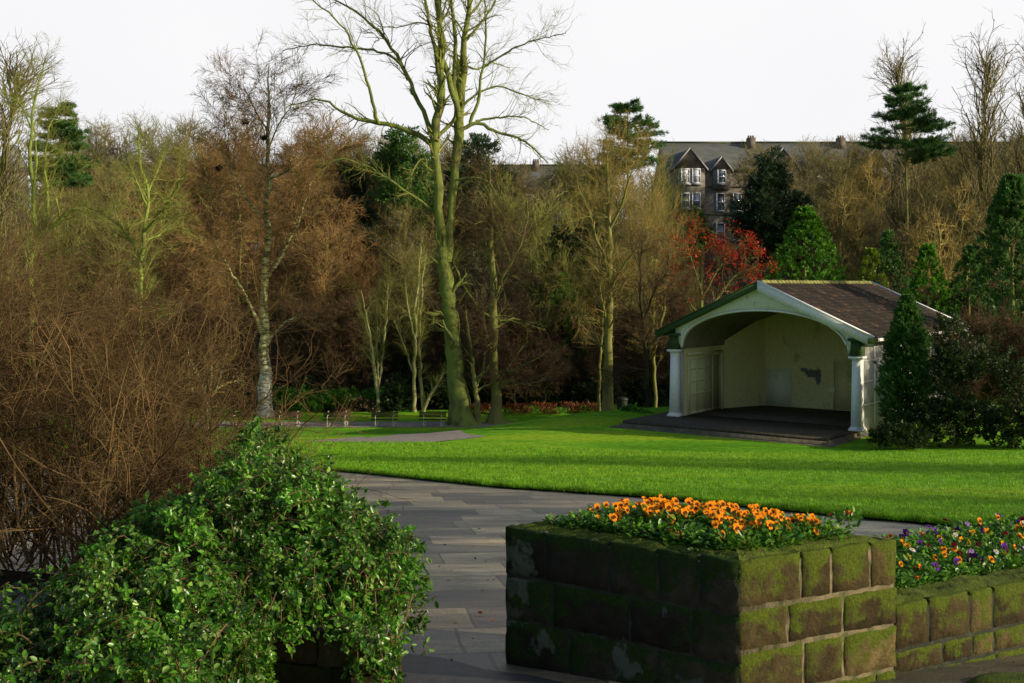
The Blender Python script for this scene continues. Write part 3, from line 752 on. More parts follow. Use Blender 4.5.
# carpet between the plants
def carpet(quad, zf, n, L, name, label, rng):
    u = rng.random(n); v = rng.random(n)
    p = quad[0][None] * ((1 - u) * (1 - v))[:, None] + quad[1][None] * (u * (1 - v))[:, None] + quad[2][None] * (u * v)[:, None] + quad[3][None] * ((1 - u) * v)[:, None]
    C = np.c_[p, zf(u, v) + rng.uniform(0, .06, n)]; D = np.stack([rng.normal(0, 1, n), rng.normal(0, 1, n), rng.uniform(0, 1.3, n)], 1)
    V, Q = leaves6(C, D, rng.uniform(.6, 1.3, n) * L, rng.uniform(.4, .65, n) * L, rng, np.array([0, 0, 1.])); r_ = rng.random(n)
    o = obj(name, make_mesh(name, V, Q, mat=M['bed_leaf'], rnd=np.r_[r_, r_])); tag(o, label, 'bedding leaves', kind='stuff')
carpet(bedq, lambda u, v: ZT + .04 * np.sin(u * 3.1) * np.sin(v * 3.1), 5200, .034, 'bedding_foliage', 'dense green bedding leaves filling the tall planter', rng)
rq = [LW0 + np.array([-.06, .24]), LW1 + np.array([-.10, .22]), BK1, BK0]
carpet(rq, lambda u, v: .40 + .07 * v + .04 * np.sin(u * 3.1) * np.sin(v * 3.1), 15000, .034, 'bedding_foliage', 'dense green bedding leaves filling the low right bed', rng)
cols = ['orange', 'orange', 'orange', 'orange', 'purple', 'purple', 'lilac', 'white', 'wine', 'violet_dark', 'wine']
lab = {'orange': 'orange', 'purple': 'purple', 'lilac': 'pale lilac', 'white': 'white', 'wine': 'dark wine red', 'violet_dark': 'blackish violet'}
for u in np.linspace(.02, .94, 24):
    for v in np.linspace(.06, .96, 11):
        uu = u + rng.normal(0, .012); vv = min(.98, max(.03, v + rng.normal(0, .03)))
        p = in_quad(rq, uu, vv); c = cols[rng.integers(len(cols))]
        if rng.random() < .14:
            plant((p[0], p[1], .40 + .07 * vv), 'red', 1, 'red daisy among the mixed pansies of the low right bed', 'red daisies in the low right bed', rng, 'daisy', .09, 'daisy'); continue
        n = 1 if rng.random() < .62 else (2 if rng.random() < .3 else 0)
        if n: plant((p[0], p[1], .40 + .07 * vv), c, n, lab[c] + ' pansy in the mixed bed behind the low wall', lab[c] + ' pansies in the low right bed', rng, hmax=.13)
        else: plant((p[0], p[1], .40 + .07 * vv), c, 0, 'leafy pansy without flowers in the mixed low bed', 'leafy plants in the low right bed', rng)

# ------------------------------------------------------------------ FOREGROUND SHRUBS
def leafy_shrub():
    rng = np.random.default_rng(5)
    root = thing('leafy_shrub', 'glossy green small leaved shrub spilling over the low wall at left', 'shrub', (-1.9, 7.0, .36))
    off = np.array([-1.9, 7.0, .36])
    # mound silhouettes given as (px top, py top, depth)
    SP = []
    def sprays(n, src, L, d0, spread, K=9, grav=-.16, rj=.3):
        pos = np.asarray(src)[rng.integers(len(src), size=n)] + rng.normal(0, 1, (n, 3)) * np.array([rj, rj * .7, rj * .5])
        d = norm(np.asarray(d0)[None] + rng.normal(0, 1, (n, 3)) * spread)
        Ln = L * rng.uniform(.5, 1.15, n); out = np.zeros((n, K, 3)); out[:, 0] = pos
        for k in range(1, K):
            d = norm(d + rng.normal(0, .09, (n, 3)) + np.array([0, 0, grav])); out[:, k] = out[:, k - 1] + d * (Ln / (K - 1))[:, None]
        SP.append(out)
    c = lambda px, py, Y: P(px, py, Y)
    # upper back ridge running from (230,410) down to (420,560)
    sprays(289, [c(235, 450, 8.2), c(262, 470, 8.0), c(290, 490, 7.8)], .60, (.45, -.25, .5), .5)
    sprays(442, [c(280, 510, 7.3), c(310, 520, 7.2), c(330, 540, 7.0)], .60, (.55, -.4, .35), .5)
    sprays(442, [c(320, 560, 6.7), c(340, 560, 6.8), c(350, 580, 6.7)], .52, (.65, -.4, .10), .45, grav=-.22)
    sprays(68, [c(370, 575, 6.4), c(385, 590, 6.3)], .50, (.12, -.3, -.5), .22, grav=-.3, rj=.1)
    # middle body
    sprays(510, [c(180, 520, 7.0), c(220, 520, 6.9), c(150, 540, 6.8)], .58, (.15, -.6, .45), .55)
    sprays(510, [c(200, 590, 6.3), c(240, 570, 6.4), c(160, 600, 6.2), c(270, 590,6.4)], .50, (.15, -.7, .15), .5, grav=-.26)
    sprays(408, [c(110, 600, 6.2), c(60, 620, 6.1), c(140, 620, 6.0)], .50, (0, -.6, .3), .5, grav=-.2)
    sprays(391, [c(30, 660, 5.6), c(90, 670, 5.5), c(150, 680, 5.5), c(190, 660, 5.7)], .46, (.1, -.5, .25), .5, grav=-.2)
    sprays(102, [c(215, 640, 5.9), c(240, 640, 5.95)], .42, (.12, -.4, -.3), .35, grav=-.3, rj=.1)
    sprays(119, [c(222, 432, 8.6), c(240, 425, 8.5)], .36, (.1, -.3, .7), .5, rj=.16)
    S = np.concatenate(SP)
    OX = [-200, 0, 60, 90, 112, 135, 182, 202, 222, 232, 250, 300, 350, 400, 418, 432]; OY = [606, 598, 580, 556, 526, 506, 498, 488, 462, 424, 428, 466, 498, 526, 552, 626]
    def inside(S_, tol, frac):
        px = 512 + F * S_[..., 0] / S_[..., 1]; py = HY - F * (S_[..., 2] - CZ) / S_[..., 1]
        jag = 7 * np.sin(px / 9.0) + 5 * np.sin(px / 4.1 + 1) ; o = (py < np.interp(px, OX, OY) + jag - tol) | (px > 422 + jag + tol) | ((py > 636 + jag) & (((px > 272) & (px < 334)) | (px > 400))) | ((py > 570 + jag) & (px > 425)); return o.mean(axis=1) <= frac
    S = S[inside(S, rng.choice([0, 3, 8, 16], (len(S), 1), p=[.5, .3, .15, .05]), .25)]; S = S[(rng.random(len(S)) < .8) & (np.sin(S[:, 5, 0] * 8.3) * np.sin(S[:, 5, 2] * 9.1 + 1) * np.sin(S[:, 5, 1] * 7.7) < .30)]; n, K, _ = S.shape
    R = np.linspace(.005, .0015, K)[None] * np.ones((n, 1)); V, Q = tubes(S, R, 3)
    obj('stems', make_mesh('shrub_stems', V - off, Q, mat=M['twig_dark'], smooth=True), root)
    # side shoots and leaves along them
    S2, R2 = grow(S, R, n * 6, .15, .8, rng, 0.0, .2, 4, .7, .2, 1.0, .0012)
    k_ = inside(S2, 18, .5); S2 = S2[k_]; R2 = R2[k_]
    V, Q = tubes(S2, R2, 3); obj('side_shoots', make_mesh('side_shoots', V - off, Q, mat=M['twig_dark']), root)
    def along(S_, per, t0):
        N, K_, _ = S_.shape; t = rng.uniform(t0, 1, (N, per)) * (K_ - 1); i = np.minimum(t.astype(int), K_ - 2); f = (t - i)[..., None]
        idx = np.arange(N)[:, None]; a = S_[idx, i]; b = S_[idx, i + 1]; return (a * (1 - f) + b * f).reshape(-1, 3), norm((b - a).reshape(-1, 3))
    c1, t1 = along(S, 16, .2); c2, t2 = along(S2, 8, .1)
    C = np.concatenate([c1, c2]); T = np.concatenate([t1, t2]); N = len(C)
    D = norm(T * .6 + rng.normal(0, .75, (N, 3)) + np.array([.05, -.15, .15]))
    L = rng.uniform(.018, .050, N)
    V, Q = leaves6(C, D, L, L * rng.uniform(.5, .68, N), rng, np.array([.1, -.35, 1.])); r_ = rng.random(N)
    obj('leaves', make_mesh('shrub_leaves', V - off, Q, mat=M['front_leaf'], rnd=np.r_[r_, r_]), root)
leafy_shrub()

def bare_shrub():
    rng = np.random.default_rng(6)
    base = np.array([-4.0, 8.6, .2]); root = thing('bare_shrub', 'big tangled leafless shrub of brown twigs rising at the left edge', 'shrub', base)
    n = 400
    bx_ = rng.uniform(-2.6, 1.75, n); by = rng.uniform(-1.0, 1.7, n)
    pos = np.stack([base[0] + bx_, base[1] + by, np.full(n, .15)], 1)
    top = np.interp(pos[:, 0], [-6.6, -4.0, -3.2, -2.6, -2.1], [2.9, 2.6, 2.35, 1.8, 1.15])
    d = norm(np.stack([rng.normal(-.05, .35, n), rng.normal(-.1, .35, n), np.ones(n)], 1)); K = 9
    S = np.zeros((n, K, 3)); S[:, 0] = pos
    for k in range(1, K):
        d = norm(d + rng.normal(0, .16, (n, 3))); S[:, k] = S[:, k - 1] + d * (top * rng.uniform(.85, 1.1, n) / (K - 1))[:, None]
    R = np.linspace(.013, .004, K)[None] * rng.uniform(.45, 1.0, (n, 1))
    L1, R1 = grow(S, R, 3600, .9, .8, rng, -.01, .32, 7, .7, .1, 1, .003, taper=.4)
    L2, R2 = grow(L1, R1, 24000, .42, .75, rng, .02, .3, 5, .75, .1, 1, .0018, taper=.4)
    L3, R3 = grow(L2, R2, 42000, .2, .6, rng, .04, .18, 4, .8, .2, 1, .0013)
    V, Q = tubes(S, R, 6); obj('stems', make_mesh('bs_stems', V - base, Q, mat=M['twig_shrub'], smooth=True), root)
    V, Q = merge([tubes(L1, R1, 4), tubes(L2, R2, 3), tubes(L3, R3, 3)]); obj('twigs', make_mesh('bs_twigs', V - base, Q, mat=M['twig_shrub']), root)
    # dead leaf scraps
bare_shrub()
xs = np.linspace(-9, -.95, 40)
poly_patch('soil_bed', np.stack([xs, 7.0 - (xs + .95) * .05], 1), np.stack([xs, 9.6 + .35 * np.sin(xs * 3) + np.clip(-1.4 - xs, 0, 1.2) * .9], 1), 10, M['litter'], 'dark leaf strewn soil under the shrubs at left', .03)

# ------------------------------------------------------------------ TREES
def hand_tree(name, label, base_px, Y, lines, trunk_mat, twig_mat_, seed, levels, cat='tree', jit=.5, group=None, extra_trop=.02, K0=22, twig_sides=3, limb_sides=7):
    "lines: list of [(px,py,rpx)...]; first is the trunk; all built at true scale round depth Y"
    rng = np.random.default_rng(seed)
    base = P(base_px[0], base_px[1], Y); base[2] = float(gz(base[0], Y)) - .1
    root = thing(name, label, cat, base, group=group)
    Ps, Rs = [], []
    for li, ln in enumerate(lines):
        dy = 0 if li == 0 else rng.normal(0, jit)
        pts = []; n = len(ln)
        for k, (px, py, r) in enumerate(ln):
            pts.append(P(px, py, Y + (0 if li == 0 else dy * k / max(1, n - 1) * 3)))
        if li == 0: pts[0][2] = base[2]
        p_, r_ = resample(pts, [max(.35, q[2] * .88) * Y / F for q in ln], K0)
        seg = np.linalg.norm(p_[-1] - p_[0]) / K0; p_[1:-1] += rng.normal(0, 1, (K0 - 2, 3)) * min(.06, seg * .09); r_ = r_ * rng.uniform(.90, 1.12, K0)
        Ps.append(p_); Rs.append(r_)
    Pm, Rm = np.array(Ps), np.array(Rs)
    Rm[0, 0] *= 1.25
    V0, Q0 = tubes(Pm, Rm, 10)
    # roots flare: bumpy trunk base
    parts = [(V0, Q0)]; tw = []
    e_, er_ = grow(Pm, Rm, 26 * len(lines), Y * .011, .8, rng, .06, .22, 5, .3, .25, 1, Y * .00013, taper=.2); tw.append(tubes(e_, er_, 3))
    cp, cr = Pm, Rm
    for i, lv in enumerate(levels):
        k = lv.pop('limb', False); n = lv.pop('n')
        kw = dict(lv); lv['limb'] = k; lv['n'] = n
        cp2, cr2 = grow(cp, cr, n, rng=rng, **kw)
        (parts if k else tw).append(tubes(cp2, cr2, limb_sides - 2 if k else twig_sides))
        if i == 0:
            # next level grows from both limbs and hand-drawn lines
            def rs(Pa, Ra, K):
                o = [resample(a, b, K) for a, b in zip(Pa, Ra)]; return np.array([q[0] for q in o]), np.array([q[1] for q in o])
            a, b = rs(Pm, Rm, cp2.shape[1]); cp, cr = np.concatenate([cp2, a[1:]]) if len(a) > 1 else cp2, np.concatenate([cr2, b[1:]]) if len(a) > 1 else cr2
        else: cp, cr = cp2, cr2
    V, Q = merge(parts); obj('trunk', make_mesh(name + '_trunk', V - base, Q, mat=trunk_mat, smooth=True), root)
    if tw:
        V, Q = merge(tw); obj('crown', make_mesh(name + '_crown', V - base, Q, mat=twig_mat_), root)
    return root, cp, cr, base

big = [
 [(463, 427, 17), (460, 408, 12.5), (457, 380, 10), (453, 340, 9), (449, 300, 8.2), (445, 270, 8), (442, 248, 7)],
 [(443, 258, 6.5), (440, 225, 5.6), (440, 200, 5.2), (436, 164, 5), (433, 138, 5.4), (438, 115, 4.8), (443.5, 99, 4.6), (440.6, 73, 3.8), (439, 29, 3.2), (440, 0, 2.6), (443, -60, 1), (442, -100, .4)],
 [(446, 262, 6.5), (450, 235, 5), (454, 200, 4.6), (455, 164, 4.6), (458, 132, 6), (461, 100, 5.2), (462, 64, 4), (467, 23, 3), (468.5, 0, 2.5), (472, -70, .8)],
 [(459, 118, 3.5), (453, 88, 3), (455, 44, 2.4), (451, 0, 2), (448, -60, .8)],
 [(458, 112, 3.4), (451, 86, 3.2), (444, 60, 2.8), (441, 30, 2.4), (433, -10, 1.5), (425, -50, .6)],
 [(442, 90, 2.8), (437.7, 67, 2.4), (431.8, 35, 2), (424.5, 0, 1.5), (418, -45, .5)],
 [(433, 140, 3.5), (428, 122, 2.8), (417, 97, 2.4), (402.5, 67, 2.1), (388, 41, 1.8), (369, 20.5, 1.4), (338, 1.5, 1), (305, -18, .4)],
 [(403, 67, 1.7), (391, 54, 1.5), (358.6, 48, 1.2), (326, 45, .9), (303, 45, .6), (282, 51, .35)],
 [(436, 150, 3.6), (428, 141, 3.2), (411, 131, 2.7), (379, 123, 2.3), (347, 117, 1.6), (332, 102, 1.3), (320, 98, 1.1), (300, 102, .7), (284, 109, .35)],
 [(379, 124, 2), (370, 94, 1.6), (361, 61, 1.4), (344, 26, 1.0), (314, 1, .7), (296, -12, .3)],
 [(433, 140, 2.4), (445, 131, 2.2), (455, 118, 2), (465, 104, 1.6), (478, 92, 1.3), (502, 85, 1), (522, 95, .7), (549, 101, .35)],
 [(458, 132, 2.8), (476, 121, 2.2), (499, 133, 1.6), (522, 138, 1.3), (540, 155, .9), (548, 163, .5)],
 [(470, 123, 2), (480, 102, 1.7), (481.6, 73, 1.4), (486, 44, 1.1), (485, 0, .8), (487, -30, .3)],
 [(483, 67, 1.2), (505, 53, 1.1), (528, 42, .8), (552, 36, .5), (566, 33, .3)],
 [(463, 44, 1.8), (481, 23, 1.3), (493, 6, 1), (502, -22, .4)],
 [(466, 20, 1.4), (478, 5, 1), (492, -15, .4)],
 [(476, 121, 1.5), (499, 117, 1.1), (522, 116, .8), (549, 130, .4)],
 [(438, 215, 2), (420, 200, 1.6), (399, 187, 1.4), (376, 171, 1.2), (344, 157, .8), (318, 166, .4)],
 [(455, 180, 1.6), (476, 177, 1.3), (490, 183, 1.0), (500, 200, .5)],
 [(462, 64, 1.5), (475, 70, 1.1), (492, 62, .8), (510, 68, .4)],
 [(441, 29, 1.0), (420, 22, .8), (395, 28, .5), (378, 26, .3)],
 [(453, 262, 1.4), (466, 292, 1.3), (488, 318, 1.0), (520, 322, .8), (545, 330, .4)],
 [(436, 165, 1.5), (420, 158, 1.0), (412, 172, .8), (405, 195, .4)],
]
lv = lambda **k: k
hand_tree('tall_bare_tree', 'tallest bare tree, its mossy trunk forking into twin stems in the middle', (463, 427), 64.5, big, M['moss_bark'], M['twig_olive'], 31,
 [lv(n=190, L=3.4, ang=.75, trop=.04, wig=.22, K=7, rr=.45, t0=.35, rmin=.016, limb=True), lv(n=900, L=1.7, ang=.7, trop=.03, wig=.2, K=5, rr=.5, t0=.2, rmin=.010), lv(n=4200, L=.9, ang=.6, trop=.02, wig=.2, K=4, rr=.6, rmin=.006)])

birch = [
 [(264, 420, 9.5), (264, 408, 8), (264, 385, 8), (265, 365, 7), (264, 340, 6), (263, 315, 4.8), (265, 285, 4.2), (266, 250, 3.8), (267, 215, 3.2), (268, 170, 2.6), (268, 125, 1.8), (269, 90, 1.1), (269, 64, .4)],
 [(263, 335, 2.2), (255, 315, 2), (246, 295, 1.6), (232, 275, 1.2), (224, 258, .8), (212, 238, .4)],
 [(265, 350, 1.8), (272, 335, 1.5), (285, 322, 1.1), (300, 315, .5)],
 [(265, 280, 2), (278, 262, 1.7), (290, 240, 1.3), (302, 212, 1.0), (312, 180, .5)],
 [(266, 218, 1.8), (252, 208, 1.5), (242, 195, 1.3), (230, 168, 1), (225, 130, .6), (222, 95, .3)],
 [(268, 180, 1.5), (280, 175, 1.2), (300, 163, 1), (315, 140, .4)],
 [(268, 150, 1.2), (278, 125, .9), (292, 105, .5), (298, 85, .3)],
 [(267, 130, 1.0), (255, 110, .8), (243, 85, .4)],
]
hand_tree('birch_tree', 'birch with white base and reddish twigs standing left beside the first bench', (264, 418), 68, birch, M['birch_bark'], M['twig_red'], 32,
 [lv(n=120, L=4.2, ang=.65, trop=.05, wig=.16, K=7, rr=.32, t0=.25, rmin=.014), lv(n=1100, L=2.0, ang=.6, trop=-.02, wig=.16, K=5, rr=.5, rmin=.010), lv(n=8000, L=1.0, ang=.6, trop=-.06, wig=.16, K=4, rr=.6, rmin=.012)])

hand_tree('bare_tree', 'slim golden trunked tree with dense olive twigs, left of the bandstand', (607, 425), 65, [
 [(607, 426, 11), (607, 415, 7.5), (608, 400, 6), (607, 350, 4.8), (609, 300, 4.2), (608, 250, 3.6), (610, 210, 2.6), (607, 160, 1.2), (606, 135, .5)],
 [(608, 300, 1.8), (600, 285, 1.5), (588, 290, 1.2), (578, 315, .6)], [(608, 262, 2), (596, 240, 1.6), (590, 215, 1.2), (575, 180, .6)],
 [(609, 290, 1.6), (620, 270, 1.4), (635, 250, 1), (645, 225, .5)], [(609, 230, 1.8), (622, 205, 1.4), (630, 175, .8), (640, 150, .4)],
 [(609, 215, 1.6), (600, 180, 1.2), (585, 155, .5)]], M['golden_bark'], M['twig_gold'], 33,
 [lv(n=90, L=3.2, ang=.7, trop=.05, wig=.18, K=7, rr=.4, t0=.25, rmin=.016, limb=True), lv(n=900, L=1.7, ang=.7, trop=.03, wig=.2, K=5, rr=.5, rmin=.010), lv(n=6500, L=.9, ang=.6, trop=.0, wig=.2, K=4, rr=.6, rmin=.0065)])
hand_tree('bare_tree', 'stout trunked tree with dark low twigs, just right of the tallest tree', (496, 426), 65.2, [
 [(496, 427, 11), (496, 415, 7), (497, 400, 6), (494, 370, 5.2), (493, 300, 3.8), (492, 235, 3), (489, 175, 1.5), (488, 150, .5)],
 [(494, 300, 2), (501, 280, 1.7), (511, 262, 1.4), (521, 245, 1.2), (528, 215, .8), (527, 190, .4)], [(497, 390, 2), (508, 380, 1.6), (525, 385, 1.0), (545, 380, .4)],
 [(493, 260, 1.8), (478, 240, 1.2), (468, 215, .5)], [(493, 330, 1.6), (512, 318, 1.2), (540, 325, .5)]], M['golden_bark'], M['twig_dark'], 34,
 [lv(n=70, L=3.6, ang=.85, trop=-.01, wig=.16, K=7, rr=.4, t0=.12, rmin=.016, limb=True), lv(n=800, L=1.9, ang=.7, trop=.0, wig=.2, K=5, rr=.5, rmin=.010), lv(n=6000, L=1.0, ang=.6, trop=-.02, wig=.2, K=4, rr=.6, rmin=.0065)])
hand_tree('bare_tree', 'thin dark stem between the tallest tree and the stout one', (479, 427), 64.2, [
 [(479, 427, 4), (477, 405, 3), (474, 375, 2.5), (470, 345, 1.8), (466, 310, .8)], [(476, 390, 1.4), (484, 365, 1), (486, 335, .5)]], M['brown_bark'], M['twig_dark'], 35,
 [lv(n=22, L=2.2, ang=.8, trop=.02, wig=.2, K=6, rr=.5, t0=.2, rmin=.014, limb=True), lv(n=260, L=1.2, ang=.7, trop=.0, wig=.2, K=5, rr=.5, rmin=.009), lv(n=1400, L=.7, ang=.6, K=4, rr=.6, rmin=.006)])
hand_tree('bare_tree', 'mossy tree at far left with upright stems and one elbowed limb', (33, 300), 42, [
 [(31, 300, 3.2), (32, 262, 2.8), (34, 233, 2.8), (33, 165, 1.9), (30, 130, 1.5), (33, 100, 1.1), (40, 80, .8), (46, 58, .3)],
 [(35, 236, 2.6), (48, 228, 2.4), (60, 222, 2), (66, 212, 1.6), (82, 207, 1), (96, 214, .5)], [(48, 228, 1.8), (48, 205, 1.6), (45, 165, 1.3), (48, 130, .9), (60, 105, .4)],
 [(60, 220, 1.3), (56, 198, 1.0), (50, 185, .9), (55, 168, .8), (66, 162, .6), (92, 163, .3)], [(33, 190, 1.2), (37, 160, 1.0), (33, 120, .8), (15, 100, .4)], [(31, 128, 1), (22, 105, .7), (4, 92, .3)]], M['green_bark'], M['twig_olive'], 36,
 [lv(n=110, L=1.4, ang=.6, trop=.06, wig=.24, K=6, rr=.4, t0=.3, rmin=.010, limb=True), lv(n=800, L=1.0, ang=.6, trop=.04, wig=.2, K=5, rr=.5, rmin=.006), lv(n=3600, L=.5, ang=.6, K=4, rr=.6, rmin=.004)])
hand_tree('bare_tree', 'mossy branching tree rising behind the bare shrub, second from the left', (140, 300), 44, [
 [(139, 300, 2.8), (141, 262, 2.5), (144, 233, 2.3), (147, 191, 1.8), (140, 150, 1.2), (139, 125, .6)],
 [(144, 232, 1.8), (155, 220, 1.6), (166, 208, 1.3), (178, 185, 1), (186, 172, .4)], [(142, 262, 1.8), (132, 240, 1.6), (120, 225, 1.3), (104, 214, 1.1), (88, 208, .5)],
 [(146, 205, 1.4), (138, 185, 1), (128, 160, .4)], [(147, 195, 1.3), (158, 170, .9), (168, 140, .4)], [(144, 240, 1.2), (158, 236, .9), (170, 225, .4)]], M['green_bark'], M['twig_olive'], 37,
 [lv(n=120, L=2.0, ang=.7, trop=.03, wig=.24, K=6, rr=.4, t0=.3, rmin=.010, limb=True), lv(n=900, L=1.1, ang=.6, trop=.03, wig=.2, K=5, rr=.5, rmin=.006), lv(n=5000, L=.5, ang=.6, K=4, rr=.6, rmin=.004)])
hand_tree('young_tree', 'pale many stemmed small tree left of the birch, above the leafy shrub', (209, 430), 44, [
 [(207, 445, 2.4), (207, 420, 2.2), (207, 405, 2), (202, 385, 1.2), (192, 365, .8), (186, 345, .3)], [(207, 405, 1.6), (215, 390, 1.2), (228, 382, .9), (245, 380, .4)],
 [(207, 410, 1.4), (196, 398, 1.2), (190, 385, .8), (188, 370, .3)], [(209, 395, 1.2), (212, 375, 1), (210, 355, .4)], [(216, 390, 1), (222, 370, .7), (228, 350, .3)]], M['pale_bark'], M['twig_gold'], 38,
 [lv(n=26, L=1.2, ang=.6, trop=.08, wig=.16, K=6, rr=.5, t0=.3, rmin=.010, limb=True), lv(n=150, L=.8, ang=.6, trop=.04, K=5, rr=.5, rmin=.007), lv(n=500, L=.5, ang=.6, K=4, rr=.6, rmin=.004)])
hand_tree('young_tree', 'slender pale twin stemmed young tree behind the third bench', (378, 412), 71, [
 [(379, 413, 2.4), (378, 395, 2.1), (374, 365, 1.8), (368, 325, 1.3), (361, 290, .5)], [(378, 392, 1.6), (382, 360, 1.4), (386, 320, 1), (389, 280, .4)], [(378, 380, 1.2), (377, 345, 1), (377, 300, .4)]], M['pale_bark'], M['twig_olive'], 39,
 [lv(n=40, L=2.2, ang=.5, trop=.08, wig=.14, K=6, rr=.4, t0=.3, rmin=.014, limb=True), lv(n=300, L=1.2, ang=.6, trop=.03, K=5, rr=.5, rmin=.009), lv(n=1500, L=.7, ang=.6, K=4, rr=.6, rmin=.006)])
hand_tree('young_tree', 'pale tree with several bright stems left of the tallest tree', (418, 412), 71, [
 [(415, 413, 2.3), (414, 390, 2), (415, 350, 1.7), (416, 300, 1.3), (418, 265, .9), (424, 235, .4)], [(424, 413, 2.6), (421, 385, 2), (419, 340, 1.5), (421, 290, 1.1), (426, 255, .4)],
 [(424, 410, 2), (430, 395, 1.8), (437, 385, 1.2), (444, 372, .5)], [(414, 375, 1.2), (404, 345, .9), (394, 320, .4)], [(416, 345, 1.2), (408, 310, .9), (404, 270, .4)]], M['pale_bark'], M['twig_olive'], 40,
 [lv(n=50, L=2.2, ang=.5, trop=.08, wig=.14, K=6, rr=.4, t0=.3, rmin=.014, limb=True), lv(n=380, L=1.2, ang=.6, trop=.03, K=5, rr=.5, rmin=.009), lv(n=2000, L=.7, ang=.6, K=4, rr=.6, rmin=.006)])
hand_tree('bare_tree', 'dark thin trunk with hanging twigs beside the left column of the bandstand', (649, 420), 62, [
 [(650, 422, 4), (649, 405, 3.2), (646, 375, 2.8), (644, 330, 2.2), (640, 280, 1.5), (642, 240, .5)], [(646, 370, 1.4), (630, 368, 1.1), (612, 375, .5)], [(646, 350, 1.4), (660, 335, 1.1), (672, 330, .4)], [(644, 320, 1.2), (655, 290, 1), (668, 270, .4)]], M['dark_bark'], M['twig_dark'], 41,
 [lv(n=60, L=2.6, ang=.8, trop=.0, wig=.16, K=6, rr=.4, t0=.25, rmin=.014, limb=True), lv(n=700, L=1.5, ang=.7, trop=-.02, K=5, rr=.5, rmin=.009), lv(n=4500, L=.8, ang=.6, K=4, rr=.6, rmin=.006)])
hand_tree('young_tree', 'bushy tree of upright yellow green shoots behind the bandstand gable', (655, 400), 70, [
 [(655, 410, 2), (655, 370, 1.8), (652, 320, 1.5), (648, 270, 1.4), (645, 215, .5)], [(655, 350, 1.8), (664, 310, 1.5), (668, 260, 1), (672, 225, .4)], [(653, 330, 1.8), (640, 290, 1.4), (632, 245, 1), (628, 200, .4)], [(650, 300, 1.4), (658, 250, 1), (660, 190, .4)]], M['golden_bark'], M['twig_gold'], 42,
 [lv(n=90, L=3.4, ang=.45, trop=.14, wig=.12, K=6, rr=.4, t0=.2, rmin=.014, limb=True), lv(n=800, L=1.9, ang=.45, trop=.08, K=5, rr=.5, rmin=.009), lv(n=3600, L=1.0, ang=.5, trop=.05, K=4, rr=.6, rmin=.006)])

# berry tree with red leaves
def red_tree():
    r, cp, cr, base = hand_tree('red_leaved_tree', 'small tree hung with bright red leaves behind the bandstand roof', (705, 400), 66, [
     [(705, 412, 4), (704, 370, 3.4), (702, 330, 2.6), (700, 290, 1.8), (704, 250, .8)], [(702, 330, 1.8), (715, 300, 1.4), (735, 275, 1), (758, 265, .4)], [(703, 340, 1.8), (688, 305, 1.4), (675, 275, 1), (668, 255, .4)],
     [(701, 300, 1.4), (720, 265, 1.1), (735, 245, .4)], [(701, 290, 1.2), (690, 255, .8), (682, 232, .4)]], M['brown_bark'], M['twig_brown'], 43,
     [lv(n=50, L=2.6, ang=.7, trop=.02, wig=.18, K=6, rr=.4, t0=.45, rmin=.014, limb=True), lv(n=420, L=1.3, ang=.7, trop=.02, K=5, rr=.5, rmin=.009), lv(n=1800, L=.7, ang=.6, K=4, rr=.6, rmin=.006)])
    rng = np.random.default_rng(9)
    tips = cp[:, -1]; px = 512 + F * tips[:, 0] / tips[:, 1]; py = HY - F * (tips[:, 2] - CZ) / tips[:, 1]
    w = np.clip((px - 655) / 60, .15, 1) * np.clip((310 - py) / 40, 0, 1); t = tips[(rng.random(len(tips)) < w * .55) & (np.sin(px / 5.5) * np.sin(py / 5) > -.35)]
    C = np.repeat(t, 7, 0) + rng.normal(0, .14, (len(t) * 7, 3)); D = rng.normal(0, 1, C.shape); D[:, 2] -= .5
    V, Q = leaves(C, D, rng.uniform(.10, .2, len(C)), rng.uniform(.05, .10, len(C)), rng)
    obj('red_leaves', make_mesh('red_leaves', V - base, Q, mat=M['red_leaf'], rnd=rng.random(len(C))), r)
red_tree()
def red_twig():
    r, cp, cr, base = hand_tree('red_leaved_shrub', 'thin shrub with a few dull red leaves against the slim golden trunk', (590, 400), 67.5, [
     [(598, 412, 2), (600, 370, 1.6), (602, 330, 1.2), (604, 290, .5)], [(601, 340, 1.2), (612, 310, .8), (622, 285, .4)], [(601, 350, 1), (592, 320, .7), (588, 295, .4)]], M['brown_bark'], M['twig_dark'], 44,
     [lv(n=20, L=1.8, ang=.6, trop=.04, K=5, rr=.5, t0=.5, rmin=.012, limb=True), lv(n=120, L=.9, ang=.7, K=4, rr=.5, rmin=.008)])
    rng = np.random.default_rng(10); t = cp[:, -1]; C = np.repeat(t, 6, 0) + rng.normal(0, .16, (len(t) * 6, 3))
    V, Q = leaves(C, rng.normal(0, 1, C.shape), rng.uniform(.07, .14, len(C)), rng.uniform(.04, .08, len(C)), rng)
    obj('red_leaves', make_mesh('dull_red', V - base, Q, mat=M['red_leaf'], rnd=rng.random(len(C)) * .4), r)
red_twig()

